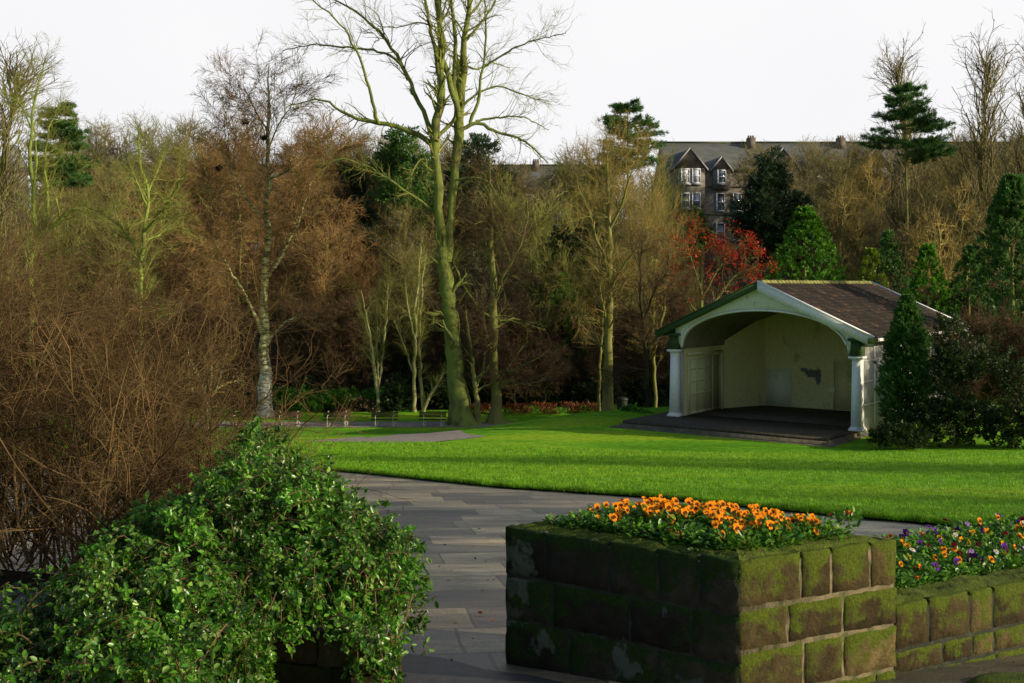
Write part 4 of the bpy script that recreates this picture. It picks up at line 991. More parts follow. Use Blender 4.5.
# generic woodland trees: prototypes then copies
def proto_tree(seed, H, spread, style, tm, wm, nl=(44, 420, 2600, 4200), thick=1.0):
    rng = np.random.default_rng(seed)
    K = 12; pts = np.zeros((1, K, 3)); d = np.array([0, 0, 1.])
    for k in range(1, K):
        d = norm(d + rng.normal(0, .05, 3) + np.array([0, 0, .06])); pts[0, k] = pts[0, k - 1] + d * H / (K - 1)
    R = (np.linspace(1, .12, K) * H * .014)[None]; R[0, 0] *= 1.5
    Ps = [pts]; Rs = [R]
    if style == 'multi':
        q = pts.copy()
        for s in range(2):
            a = rng.uniform(0, 6.28); m = pts.copy(); f = np.linspace(0, 1, K) ** .8 * H * .16
            m[0, :, 0] += np.cos(a) * f; m[0, :, 1] += np.sin(a) * f; m[0, :, 2] *= rng.uniform(.75, .95); Ps.append(m); Rs.append(R * .8)
    P0 = np.concatenate(Ps); R0 = np.concatenate(Rs)
    A = {'upright': (.42, .14), 'broad': (.95, .05), 'multi': (.6, .08), 'cone': (1.25, .02), 'poplar': (.30, .16)}[style]
    L = spread * {'cone': .9}.get(style, 1.0)
    a1, r1 = grow(P0, R0, nl[0], L, A[0], rng, A[1], .12, 8, .5, .18, 1, .02, taper=.85 if style in ('cone', 'poplar') else .45)
    a2, r2 = grow(a1, r1, nl[1], L * .5, .7 if style != 'poplar' else .35, rng, A[1] * .6, .2, 6, .6, .15, 1, .034, taper=.4)
    a3, r3 = grow(a2, r2, nl[2], L * .26, .65, rng, A[1] * .4, .22, 4, .65, .15, 1, .018)
    a4, r4 = grow(a3, r3, nl[3], L * .15, .6, rng, 0, .18, 3, .7, .2, 1, .008)
    V, Q = merge([tubes(P0, R0, 8), tubes(a1, np.maximum(r1, .03), 5)]); t = make_mesh('wood_trunk', V, Q, mat=tm, smooth=True)
    V, Q = merge([tubes(a2, r2, 3), tubes(a3, r3, 3), tubes(a4, r4, 3)]); c = make_mesh('wood_crown', V, Q, mat=wm)
    return t, c
PT = {}
PT['broadA'] = proto_tree(101, 13, 5.2, 'broad', M['brown_bark'], M['twig_brown'])
PT['broadB'] = proto_tree(102, 12, 5.0, 'multi', M['brown_bark'], M['twig_grey'])
PT['broadC'] = proto_tree(103, 13, 5.0, 'multi', M['golden_bark'], M['twig_olive'])
PT['red'] = proto_tree(104, 14, 4.6, 'cone', M['brown_bark'], M['twig_red'], (70, 560, 3600, 6500))
PT['redB'] = proto_tree(105, 13, 4.8, 'broad', M['brown_bark'], M['twig_red'], (44, 460, 3200, 6000))
PT['dark'] = proto_tree(106, 9, 4.2, 'broad', M['dark_bark'], M['twig_dark'])
PT['poplar'] = proto_tree(107, 17, 6.0, 'poplar', M['brown_bark'], M['twig_grey'], (60, 260, 900, 1600), 1)
PT['gold'] = proto_tree(108, 11, 4.4, 'multi', M['golden_bark'], M['twig_gold'], (24, 200, 1600, 4500))
PH = {'broadA': 15.5, 'broadB': 14.5, 'broadC': 15.5, 'red': 15, 'redB': 15.5, 'dark': 11.5, 'poplar': 18.5, 'gold': 13}
def put(kind, px, topy, Y, label, group=None, rz=None, name='woodland_tree', sx=1.0):
    x = (px - 512) * Y / F; z0 = float(gz(x, Y)) - .15; top = CZ + (HY - topy) * Y / F
    s = (top - z0) / PH[kind]
    r = thing(name, label, 'tree', (x, Y, z0), random.uniform(0, 6.28) if rz is None else rz, group)
    r.scale = (s * sx, s * sx, s)
    obj('trunk', PT[kind][0], r); obj('crown', PT[kind][1], r)
    return r
gB = 'brown leafless trees of the wood'; lB = 'brown leafless tree packed in the wood behind the lawn'
gR = 'reddish twigged trees of the wood'; lR = 'leafless tree with rusty red twigs in the wood left of centre'
gO = 'olive twigged trees of the wood'; lO = 'leafless tree with olive green twigs in the wood behind the lawn'
gD = 'dark low trees at the foot of the wood'; lD = 'low dark leafless tree in shade at the foot of the wood'
R2 = random.Random(4)
# reddish
for px, ty, Y in [(185, 150, 92), (215, 128, 100), (240, 175, 84), (300, 150, 88), (325, 112, 96), (355, 185, 84), (285, 128, 104), (160, 190, 84), (200, 225, 78), (330, 215, 80), (238, 118, 108)]:
    put(R2.choice(['red', 'redB']), px, ty, Y, lR, gR)
# brown / grey
for px, ty, Y in [(5, 175, 96), (28, 190, 86), (85, 140, 98), (108, 165, 86), (130, 150, 104), (170, 138, 110), (62, 190, 80), (120, 200, 78), (380, 175, 98), (405, 200, 86), (470, 168, 96), (505, 172, 104), (525, 150, 92), (550, 172, 88), (570, 148, 100), (395, 240, 78), (590, 185, 80), (520, 215, 80), (640, 215, 84), (690, 262, 82),
                  (820, 165, 100), (845, 145, 104), (850, 190, 92), (880, 175, 104), (925, 150, 108), (955, 145, 96), (1000, 150, 92), (985, 170, 84), (940, 195, 86), (1030, 140, 88), (905, 205, 88), (870, 225, 82), (-25, 160, 90), (1060, 160, 90), (790, 150, 114), (842, 150, 116), (893, 150, 114), (945, 142, 112), (970, 150, 110), (1000, 140, 108), (1030, 140, 108), (650, 165, 110), (660, 200, 100), (1010, 190, 98), (60, 170, 108), (150, 165, 108), (450, 140, 112), (490, 165, 112), (85, 128, 118), (110, 138, 120), (140, 132, 116), (175, 130, 118), (205, 118, 120), (350, 132, 118), (372, 140, 120), (335, 140, 122), (425, 146, 118), (468, 140, 118), (60, 150, 122), (95, 118, 120), (125, 124, 122), (155, 120, 118), (190, 115, 120), (225, 112, 122), (345, 122, 120), (375, 128, 122), (330, 120, 118), (395, 135, 120), (440, 130, 121), (455, 134, 119), (570, 140, 118), (750, 142, 121), (785, 140, 118), (825, 134, 119), (862, 132, 118), (882, 134, 120), (930, 134, 121), (955, 128, 119), (985, 130, 120), (1015, 126, 121), (530, 160, 110)]:
    put(R2.choice(['broadA', 'broadB', 'broadA']), px, ty, Y, lB, gB)
for px, ty, Y in [(585, 140, 96), (635, 150, 88), (440, 190, 88), (535, 170, 84), (565, 225, 78), (40, 215, 78), (98, 195, 92), (835, 215, 84), (975, 205, 80), (655, 175, 92), (620, 215, 78)]:
    put(R2.choice(['broadC', 'gold', 'broadC']), px, ty, Y, lO, gO)
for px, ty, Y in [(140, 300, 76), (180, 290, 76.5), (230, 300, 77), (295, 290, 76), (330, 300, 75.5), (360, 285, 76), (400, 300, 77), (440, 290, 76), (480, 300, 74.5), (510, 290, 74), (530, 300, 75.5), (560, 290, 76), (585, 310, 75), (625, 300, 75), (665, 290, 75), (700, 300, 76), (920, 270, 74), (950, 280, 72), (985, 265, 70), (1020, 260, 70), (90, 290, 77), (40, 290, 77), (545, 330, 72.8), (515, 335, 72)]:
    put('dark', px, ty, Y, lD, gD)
put('poplar', 965, 33, 84, 'tallest of the thin upright bare trees at right', 'thin upright bare trees at right')
put('poplar', 907, 38, 92, 'thin upright bare tree rising behind the flat topped pine', 'thin upright bare trees at right')
put('poplar', 1006, 42, 80, 'thin upright bare tree nearest the right edge', 'thin upright bare trees at right')
put('poplar', -8, 48, 70, 'thin bare tree cut by the left edge, its twigs against the sky', sx=1.3)
put('gold', 930, 170, 76, 'golden barked forked tree below the row of upright bare trees', name='woodland_tree')
put('gold', 835, 150, 90, 'pale branching tree between the drooping conifer and the pine', name='woodland_tree')

# nests
for px, py in ((245, 122), (265, 138), (219, 168)):
    p = P(px, py, 68); rng_n = np.random.default_rng(px)
    n = 220; d = norm(rng_n.normal(0, 1, (n, 3))); c = p + d * rng_n.uniform(.05, .2, (n, 1)) * np.array([1, 1, .7]); e = c + norm(rng_n.normal(0, 1, (n, 3))) * .16
    V, Q = tubes(np.stack([c, e], 1), np.full((n, 2), .015), 3)
    o = obj('bird_nest', make_mesh('bird_nest', V - p, Q, mat=M['nest']), None, p)
    tag(o, {245: 'dark twig nest high and left of the birch trunk', 265: 'dark twig nest close against the upper birch trunk', 219: 'small dark twig nest lowest in the reddish twigs'}[px], 'nest', 'bird nests high in the birch')

# ------------------------------------------------------------------ EVERGREENS
def leaf_crown(C, D, L, W, rng, base, mat, root, name='crown', rn=None):
    V, Q = leaves(C, D, L, W, rng, fold=.06)
    return obj(name, make_mesh(name, V - base, Q, mat=mat, rnd=rng.random(len(C)) if rn is None else rn), root)
def simple_trunk(root, base, h, r, mat=None, lean=(0, 0)):
    mb = MB(); mb.tube([(0, 0, -.2), (lean[0] * .3, lean[1] * .3, h * .4), (lean[0], lean[1], h)], [r, r * .8, r * .35], 8)
    return obj('trunk', mb.mesh('trunk', mat or M['brown_bark'], True), root)
def cone_tree(name, label, px, topy, boty, wpx, Y, mat, seed, n=9000, L=.22, power=.85, cat='tree', group=None, column=False, lm=1.0):
    rng = np.random.default_rng(seed); base = P(px, boty, Y); base[2] = min(base[2], float(gz(base[0], Y)) + 0) if False else base[2]
    g = float(gz(base[0], Y)); base[2] = g
    H = CZ + (HY - topy) * Y / F - g; Rm = wpx * .5 * Y / F
    root = thing(name, label, cat, base, group=group)
    simple_trunk(root, base, H * .7, max(.08, H * .018))
    nc = n // 28; n = nc * 28; ld = L * (.95 if column else .6)
    h = rng.random(nc) ** .9; h = np.clip(h, 0, .985); a = rng.uniform(0, 6.283, nc)
    prof = np.minimum(1, (1 - h) / .40) ** power if not column else np.interp(h, [0, .1, .5, .72, .88, 1], [.7, 1, .95, .72, .40, .04])
    lump = 1 + .16 * np.sin(a * 3 + h * 9 + seed) + .10 * np.sin(a * 7 - h * 23) + .10 * np.sin(h * 40 + a * 2)
    r = Rm * prof * (1 + (lump - 1) * lm) * (1 - (.8 if column else .40) * rng.random(nc) ** (1.6 if column else 2))
    C = np.stack([base[0] + r * np.cos(a), base[1] + r * np.sin(a), base[2] + .15 + h * H * .97], 1); ax_ = norm(np.stack([np.cos(a) * .8, np.sin(a) * .8, np.full(nc, .9)], 1))
    C = np.repeat(C, 28, 0); ax_ = np.repeat(ax_, 28, 0); tt = rng.random((n, 1)); C = C + ax_ * (tt - .3) * ld * 2.0 + rng.normal(0, .36, (n, 3)) * ld * (1.1 - tt)
    D = ax_ + rng.normal(0, .45, (n, 3)); crnd = np.repeat(rng.random(nc), 28)
    Lr = L * rng.uniform(.5, 1.3, n)
    leaf_crown(C, D, Lr, Lr * .36, rng, base, mat, root, rn=.6 * crnd + .4 * tt[:, 0])
    return root
cone_tree('conical_conifer', 'bright green cone shaped conifer rising behind the bandstand ridge', 805, 204, 330, 84, 70, M['thuja'], 51, 34000, .22, .75, lm=.45)
cone_tree('conical_conifer', 'small yellow green conifer just right of the bright cone one', 871, 247, 330, 40, 68, M['yellow_conifer'], 52, 12000, .20, .7)
cone_tree('conical_conifer', 'dark green narrow cone conifer behind the yellow green one', 888, 229, 330, 46, 74, M['conifer'], 53, 15000, .22, .8, lm=.5)
cone_tree('conical_conifer', 'green conifer above the right end of the bandstand roof', 928, 242, 330, 48, 68, M['thuja'], 54, 14000, .22, .75, lm=.7)
cone_tree('conical_conifer', 'green conifer furthest right in the low row, by the dark tall one', 969, 244, 330, 42, 68, M['conifer'], 55, 14000, .22, .8, lm=.7)
cone_tree('conical_conifer', 'small pointed green conifer glimpsed between the bare trunks in the middle', 563, 275, 380, 44, 76, M['thuja'], 56, 6000, .30, .9)
cone_tree('conical_conifer', 'tall dark conifer at the right edge of the picture', 1012, 172, 420, 62, 54, M['conifer'], 57, 34000, .22, .6)
cone_tree('columnar_conifer', 'tall bushy conifer standing against the right side of the bandstand', 907, 296, 440, 46, 45.0, M['conifer'], 58, 70000, .12, .5, column=True)

def blob_crown(name, label, px, py_base, Y, blobs, mat, seed, n=8000, L=.3, cat='tree', trunk_top=None, group=None, hole=.25, tw=None, asp=.5):
    "blobs: (px, py, rx_px, ry_px); leaves spread through each blob's volume"
    rng = np.random.default_rng(seed); x = (px - 512) * Y / F; base = np.array([x, Y, float(gz(x, Y))]); root = thing(name, label, cat, base, group=group)
    if trunk_top is not None:
        t = P(trunk_top[0], trunk_top[1], Y); mb = MB(); hh = t[2] - base[2]
        mb.tube([(0, 0, -.2), ((t[0] - x) * .4, .1, hh * .45), (t[0] - x, 0, hh)], [hh * .022, hh * .017, hh * .006], 8)
        for b in blobs:
            c = P(b[0], b[1], Y) - base; s = np.array([(t[0] - x) * .7, 0, max(.3, min(c[2] - .8, hh * .8))]); mb.tube([s, (s + c) / 2 + np.array([0, 0, .2]), c], [hh * .008, hh * .005, hh * .003], 5)
        obj('trunk', mb.mesh('trunk', M['brown_bark'], True), root)
    n = int(n * 1.7); L = L * .75; per = 24; nc = max(20, n // per); n = nc
    w = np.array([b[2] * b[3] for b in blobs], float); idx = rng.choice(len(blobs), n, p=w / w.sum())
    if name == 'pine_tree': blobs = [(b[0], b[1], b[2] * .95, b[3] * .72) for b in blobs]
    Bc = np.array([P(b[0], b[1], Y) for b in blobs]); Br = np.array([[b[2] * Y / F, b[2] * Y / F * .9, b[3] * Y / F] for b in blobs])
    Bc[:, 1] += rng.normal(0, .5, len(blobs)) * Br[:, 0]
    d = norm(rng.normal(0, 1, (n, 3))); rad = rng.random(n) ** .42
    lump = 1 + .18 * np.sin(d[:, 0] * 6 + idx) * np.sin(d[:, 2] * 7 + idx * 2) + .1 * np.sin(d[:, 0] * 15 + d[:, 1] * 13)
    C = Bc[idx] + d * Br[idx] * (rad * lump)[:, None]
    keep = (np.sin(C[:, 0] * 3.1 + seed) * np.sin(C[:, 2] * 3.7) * np.sin(C[:, 1] * 2.9 + 1) < 1 - hole * 2.2); C = C[keep]; d = d[keep]; nk = len(C)
    ax_ = norm(d + np.array([0, 0, .35]) + rng.normal(0, .25, d.shape)); C = np.repeat(C, per, 0); ax_ = np.repeat(ax_, per, 0); tt = rng.random((len(C), 1)); cl = L * 1.5
    C = C + ax_ * (tt - .4) * cl + rng.normal(0, .38, C.shape) * cl * (1.0 - .7 * tt); d = ax_; rn_ = .6 * np.repeat(rng.random(nk), per) + .4 * tt[:, 0]
    C[:, 2] = np.maximum(C[:, 2], base[2] + .05)
    Lr = L * rng.uniform(.5, 1.3, len(C)); leaf_crown(C, d + rng.normal(0, .45, C.shape), Lr, Lr * asp, rng, base, mat, root, rn=rn_)
    return root
# pines and dark conifers in the wood
rng = np.random.default_rng(77)
def plates(cx, top, bot, half, n, rng, droop=0):
    out = []
    for i in range(n):
        f = (i + .5) / n; y = top + (bot - top) * f; w = half * (.25 + .75 * math.sin(min(1, f * 1.1) * 1.9)) * rng.uniform(.7, 1.1); s = rng.choice([-1, 1])
        out += [(cx + s * w * .5, y + rng.normal(0, 1.5) + droop * .5, w * .42, (bot - top) / n * .55), (cx - s * w * .35, y + rng.normal(0, 2), w * .4, (bot - top) / n * .5), (cx + s * w * .85, y + 2 + droop, w * .2, (bot - top) / n * .34)]
    return out
def layered_pine(label, px, topy, boty, halfpx, Y, seed, levels=9, per=8, trunk_px=3.0, prof=None):
    rng = np.random.default_rng(seed); x = (px - 512) * Y / F; g = float(gz(x, Y)); base = np.array([x, Y, g]); root = thing('pine_tree', label, 'tree', base)
    top = CZ + (HY - topy) * Y / F; bot = CZ + (HY - boty) * Y / F; half = halfpx * Y / F; H = top - g
    mb = MB(); mb.tube([(0, 0, -.2), (.1, 0, H * .5), (-.05, 0, H * .8), (0, 0, H)], [trunk_px * Y / F * .6, trunk_px * Y / F * .5, trunk_px * Y / F * .32, .03], 8)
    obj('trunk', mb.mesh('trunk', M['brown_bark'], True), root)
    BP = []; TP = []; TD = []
    for i in range(levels):
        f = (i + .3) / levels; z = top + (bot - top) * f ** .9
        for k in range(per):
            a = rng.uniform(0, 6.28); Ln = half * np.interp(f, [0, .25, .55, .8, 1], prof or [.22, .6, .85, 1.0, .7]) * rng.uniform(.55, 1.12); z0 = z + rng.normal(0, (top - bot) / levels * .25)
            t = np.linspace(0, 1, 7)[:, None]; d = np.array([math.cos(a), math.sin(a), 0]); pts = np.array([x, Y, z0]) + d * t * Ln + np.array([0, 0, 1.]) * (t ** 2 * .22 - t * .10) * Ln + rng.normal(0, .04, (7, 3)) * t
            BP.append(pts)
            m = int(10 + Ln * 7); tt = rng.uniform(.3, 1.0, m); j = np.minimum((tt * 6).astype(int), 5); fr = (tt * 6 - j)[:, None]; c = pts[j] * (1 - fr) + pts[j + 1] * fr
            side = rng.normal(0, 1, (m, 3)) * np.array([.28, .28, .04]) * (.35 + .3 * Ln); TP.append(c + side); TD.append(norm(d + side * .8 + np.array([0, 0, .55])))
    B_ = np.array(BP); V, Q = tubes(B_, np.linspace(.05, .015, 7)[None] * np.ones((len(B_), 1)), 4); obj('bough', make_mesh('boughs', V - base, Q, mat=M['brown_bark']), root)
    TP = np.concatenate(TP); TD = np.concatenate(TD); per_ = 34; n = len(TP) * per_
    C = np.repeat(TP, per_, 0); ax_ = np.repeat(TD, per_, 0); q = rng.random((n, 1)); D = norm(ax_ * .9 + rng.normal(0, .6, (n, 3))); C = C + ax_ * q * .22 + rng.normal(0, .05, (n, 3))
    Lr = rng.uniform(.16, .32, n); leaf_crown(C, D, Lr, Lr * .16, rng, base, M['pine'], root, name='needles', rn=.55 * np.repeat(rng.random(len(TP)), per_) + .45 * q[:, 0])
layered_pine('layered dark green pine standing above the wood at right', 906, 84, 162, 44, 84, 61, 6, 9, 3.2)
layered_pine('pine top peeping over the olive twigs left of the house', 628, 106, 175, 34, 92, 62, 6, 10, 3.2, [.45, .8, 1, 1, .8])
layered_pine('rounded green pine behind the mossy tree at left', 60, 109, 190, 28, 86, 63, 7, 11, 3.0, [.45, .85, 1, 1, .8])
blob_crown('evergreen_tree', 'dark evergreen behind the fork of the tallest tree', 405, 330, 92, [(402, 145, 17, 18), (388, 165, 18, 18), (415, 172, 18, 20), (400, 195, 22, 18), (420, 205, 18, 22)], M['conifer'], 64, 11000, .42, trunk_top=(403, 135), asp=.35)
blob_crown('evergreen_tree', 'grey green evergreen left of the tallest tree in the wood', 350, 330, 94, plates(350, 165, 250, 34, 7, rng), M['dark_conifer'], 65, 9000, .45, trunk_top=(350, 160), asp=.35)
blob_crown('evergreen_tree', 'dark evergreen seen between the twin stems and the stout tree', 480, 330, 94, [(478, 150, 20, 14), (468, 175, 22, 20), (495, 185, 20, 18), (480, 210, 24, 20)], M['dark_conifer'], 66, 9000, .42, trunk_top=(478, 140), asp=.35)
blob_crown('drooping_conifer', 'large dark conifer with drooping sprays in front of the stone house', 772, 300, 96, plates(772, 152, 262, 40, 11, rng, 3) + [(760, 215, 30, 20), (780, 235, 34, 20), (772, 180, 18, 14)], M['dark_conifer'], 67, 22000, .50, trunk_top=(772, 146), asp=.25)
blob_crown('evergreen_tree', 'blue green conifer low beside the house windows', 697, 300, 90, [(697, 222, 9, 12), (700, 235, 12, 12), (694, 248, 12, 12)], M['conifer'], 68, 3500, .35, trunk_top=(697, 215))
blob_crown('evergreen_tree', 'dark ivy clad mass among the brown trees right of centre', 585, 330, 80, [(560, 250, 20, 26), (585, 240, 16, 30), (555, 300, 24, 30), (590, 300, 20, 30)], M['shrub_dark'], 69, 8000, .32, trunk_top=(575, 220))
# shrubs
def shrub(label, px, py, Y, blobs, mat, seed, n=5000, L=.16, name='evergreen_shrub', group=None, **k):
    return blob_crown(name, label, px, py, Y, blobs, mat, seed, n, L, 'shrub', group=group, **k)
shrub('low rounded bush at the foot of the columnar conifer', 898, 445, 43.4, [(893, 434, 22, 11), (912, 435, 16, 11), (880, 438, 12, 7)], M['shrub_dark'], 71, 6000, .12)
shrub('dark shrub filling the corner right of the bandstand', 955, 440, 44.0, [(945, 420, 26, 26), (975, 425, 26, 22), (1005, 425, 26, 20), (965, 408, 20, 14), (1035, 415, 26, 24), (950, 365, 14, 22), (985, 360, 16, 20)], M['shrub_dark'], 72, 20000, .16)
shrub('lit green shrub among the dark ones at right', 985, 440, 50, [(980, 392, 16, 12), (990, 380, 12, 12), (955, 375, 10, 14)], M['ivy'], 73, 2500, .2)
shrub('bright green low shrub behind the left benches', 305, 412, 72, [(285, 400, 20, 10), (310, 398, 22, 10), (335, 397, 16, 8)], M['shrub_green'], 74, 5000, .26)
shrub('bright green low shrub behind the middle benches', 370, 412, 72.5, [(350, 398, 18, 8), (375, 400, 20, 9), (392, 402, 10, 8)], M['shrub_green'], 75, 4000, .26)
shrub('dull brownish shrub behind the second bench', 335, 412, 71.2, [(325, 407, 22, 8), (350, 406, 18, 9), (370, 409, 14, 5)], M['twig_dark'], 76, 4000, .26)
shrub('small leafy plant by the left bandstand column', 640, 422, 56, [(632, 414, 9, 6), (645, 417, 8, 4)], M['shrub_green'], 77, 900, .22)
shrub('green holly bush between the pale young trees', 400, 412, 73, [(397, 392, 14, 18), (405, 400, 12, 12)], M['shrub_dark'], 78, 3500, .25)
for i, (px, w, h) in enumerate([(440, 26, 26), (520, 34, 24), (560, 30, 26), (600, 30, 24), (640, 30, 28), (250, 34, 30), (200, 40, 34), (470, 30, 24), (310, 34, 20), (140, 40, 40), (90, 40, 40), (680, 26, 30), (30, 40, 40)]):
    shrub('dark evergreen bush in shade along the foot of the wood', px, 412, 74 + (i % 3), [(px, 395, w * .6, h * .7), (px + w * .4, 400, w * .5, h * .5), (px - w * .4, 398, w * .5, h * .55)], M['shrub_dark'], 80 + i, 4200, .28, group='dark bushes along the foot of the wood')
for i, (px, ty, Y) in enumerate([(948, 315, 47.5), (985, 300, 48), (1018, 305, 47.5), (962, 330, 46.6), (1035, 330, 46.5)]):
    put('dark', px, ty, Y, 'dark twiggy leafless shrub beside the bandstand wall at right', 'dark twiggy shrubs beside the bandstand', name='bare_shrub', sx=.9)
shrub('tall dark ivy covered shrub hiding the bandstand eaves at right', 952, 440, 43.8, [(948, 328, 12, 16), (960, 338, 14, 16), (952, 358, 14, 16), (944, 385, 9, 22), (968, 365, 14, 20), (955, 405, 16, 20), (1006, 372, 18, 26)], M['shrub_dark'], 79, 7000, .14, hole=.2)
# rusty winter bed beyond the path
def bed_plants():
    rng = np.random.default_rng(99)
    for i, px in enumerate(np.linspace(468, 612, 17)):
        Y = 69.5 + rng.uniform(0, 1.5); x = (px - 512) * Y / F; z = float(gz(x, Y)); base = np.array([x, Y, z + .08]); n = 260
        rust = (px < 478) or i % 3 != 1
        t = thing('border_plant', 'rust brown faded border plant in the far flower bed' if rust else 'green low border plant in the far flower bed', 'plant', base, group='rust brown plants in the far bed' if rust else 'green plants in the far bed')
        C = base + rng.normal(0, 1, (n, 3)) * np.array([.35, .3, .0]) + np.c_[np.zeros((n, 2)), rng.uniform(0, .55 if rust else .3, n)]
        V, Q = leaves(C, rng.normal(0, .6, C.shape) + np.array([0, 0, 1.]), rng.uniform(.12, .3, n), rng.uniform(.03, .07, n), rng)
        obj('foliage', make_mesh('bed_foliage', V - base, Q, mat=M['rust_leaf'] if rust else M['shrub_green'], rnd=rng.random(n)), t)
bed_plants()
for i, (px, py, w, h, Y) in enumerate([(235, 340, 14, 30, 80), (300, 350, 18, 24, 79), (345, 320, 12, 34, 82), (450, 345, 14, 28, 79), (520, 350, 16, 26, 77), (575, 340, 14, 34, 77), (632, 340, 12, 34, 77), (160, 330, 18, 26, 80), (700, 335, 14, 26, 78), (400, 355, 16, 22, 77)]):
    blob_crown('evergreen_tree', 'small green holly standing in the shade among the bare trees', px, py, Y, [(px, py, w, h), (px + 6, py + h * .8, w * 1.2, h * .7), (px - 3, py - h * .7, w * .6, h * .5)], M['conifer'] if i % 2 else M['shrub_dark'], 200 + i, 3200, .3, 'tree', trunk_top=(px, py), group='hollies under the bare trees')

# ------------------------------------------------------------------ BANDSTAND
def bandstand():
    ang = R_(-37.0)
    u = np.array([math.cos(ang), math.sin(ang)]); Rc = np.array([14.67, 46.7]); W = 8.7
    c = Rc - u * W / 2; zf = CZ - 6.14
    root = thing('bandstand', 'open fronted white bandstand with arched gable and dark tiled roof', 'bandstand', (c[0], c[1], zf), ang)
    def part(name, mb, mat, parent=root, smooth=False, **k): return obj(name, mb.mesh(name, mat, smooth, **k), parent)
    hw = W / 2
    # stage and steps
    mb = MB(); mb.box(-5.5, 4.15, -2.9, 1.2, -.14, 0); mb.box(-4.4, 4.15, 1.2, 7.6, -.14, 0); part('stage', mb, M['stage'])
    mb = MB(); mb.box(-5.6, 4.25, -3.0, 1.3, -1.6, -.142)
    for k in range(1, 3):
        e = .34 * k; mb.box(-5.6 - e, 4.25 + e * .75, -3.0 - e, 1.2 - e * .2, -1.6 - k * .02, -.142 - .135 * k)
    part('steps', mb, M['step'])
    # columns
    for s in (-1, 1):
        col_ = thing('x', None, None); bpy.data.objects.remove(col_)
        mb = MB(); r0, r1 = .215, .175
        mb.hexa([(-r0, -r0, .16), (r0, -r0, .16), (r0, r0, .16), (-r0, r0, .16), (-r1, -r1, 3.0), (r1, -r1, 3.0), (r1, r1, 3.0), (-r1, r1, 3.0)])
        o = part('column', mb, M['white_paint']); o.location = (s * hw, 0, 0)
        mb = MB(); mb.box(-.3, .3, -.3, .3, .002, .09); mb.box(-.25, .25, -.25, .25, .09, .16); part('column_base', mb, M['white_paint'], o)
        mb = MB(); mb.box(-.21, .21, -.21, .21, 3.0, 3.06); mb.box(-.30, .30, -.30, .30, 3.06, 3.15); part('capital', mb, M['white_paint'], o)
        mb = MB(); mb.box(-.22, .22, -.22, .3, 3.152, 3.80); part('corbel_block', mb, M['green_paint'], o)
        mb = MB(); mb.box(-.50, .34, -.30, .3, 3.802, 3.92) if s < 0 else mb.box(-.34, .50, -.30, .3, 3.802, 3.92); part('lintel', mb, M['green_paint'], o)
    # gable board with arch cut
    zr, ze, xe = 6.28, 3.93, 5.15
    slope = (zr - ze) / xe
    roofz = lambda x: zr - slope * abs(x)
    ax, az0, azc = 3.98, 3.18, 5.0
    xsn = np.concatenate([[-4.28], -ax * np.cos(np.linspace(0, math.pi, 49)), [4.28]])
    def archz(x): return az0 + (azc - az0) * math.sqrt(max(0, 1 - (x / ax) ** 2)) ** .85 if abs(x) < ax else az0 + .002
    mb = MB(); lo = [(x, archz(x) if abs(x) < ax - 1e-6 else (3.2)) for x in xsn]; hi = [(x, roofz(x) - .10) for x in xsn]; n = len(xsn)
    lo[0] = (-4.28, 3.93); lo[-1] = (4.28, 3.93); 
    V = [(p[0], -.12, p[1]) for p in lo] + [(p[0], -.12, max(p[1], q[1] + .01)) for p, q in zip(hi, lo)] + [(p[0], .12, p[1]) for p in lo] + [(p[0], .12, max(p[1], q[1] + .01)) for p, q in zip(hi, lo)]
    Q = []
    for i in range(n - 1):
        Q += [(i, i + 1, n + i + 1, n + i), (2 * n + i + 1, 2 * n + i, 3 * n + i, 3 * n + i + 1), (i + 1, i, 2 * n + i, 2 * n + i + 1)]
    mb.add(V, Q); part('arched_gable', mb, M['white_paint'])
    mb = MB()
    for sgn in (-1, 1):  # raised arch moulding
        xs_ = np.linspace(0, ax * .985, 25) * sgn; pts = [(x, -.15, archz(x) + .05) for x in xs_]
        mb.tube(pts, [.05] * len(pts), 6)
    part('arch_moulding', mb, M['white_paint'], smooth=True)
    # vault
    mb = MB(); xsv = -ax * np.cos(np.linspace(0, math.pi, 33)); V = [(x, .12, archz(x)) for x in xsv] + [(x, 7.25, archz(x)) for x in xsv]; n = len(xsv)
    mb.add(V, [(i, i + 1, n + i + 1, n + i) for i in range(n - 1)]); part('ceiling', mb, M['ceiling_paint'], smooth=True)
    # inner walls
    mb = MB()
    pl_ = [(-4.05, .25), (-4.05, 4.2), (-2.95, 7.0), (2.95, 7.0), (4.05, 4.2), (4.05, .25)]
    hts = [3.3, 3.3, 4.5, 5.05, 4.5, 3.3]
    for i, (p, q) in enumerate(zip(pl_[:-1], pl_[1:])):
        h0, h1 = {0: (3.3, 3.3), 1: (3.3, 4.65), 2: (5.05, 5.05), 3: (4.65, 3.3), 4: (3.3, 3.3)}[i]
        mb.add([(*p, .001), (*q, .001), (*q, h1), (*p, h0)], [(0, 1, 2, 3)])
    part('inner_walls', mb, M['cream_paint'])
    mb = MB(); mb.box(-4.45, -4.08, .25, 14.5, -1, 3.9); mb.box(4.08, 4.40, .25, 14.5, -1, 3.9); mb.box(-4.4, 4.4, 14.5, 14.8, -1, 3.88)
    part('outer_walls', mb, M['side_paint_shaded'])
    mb = MB()
    for k in range(9): mb.box(4.402, 4.425, .4 + k * 1.5, .52 + k * 1.5, .1, 3.5)
    for z in (1.0, 2.0, 2.9): mb.box(4.402, 4.42, .35, 13, z, z + .05)
    part('wall_battens', mb, M['white_paint'])
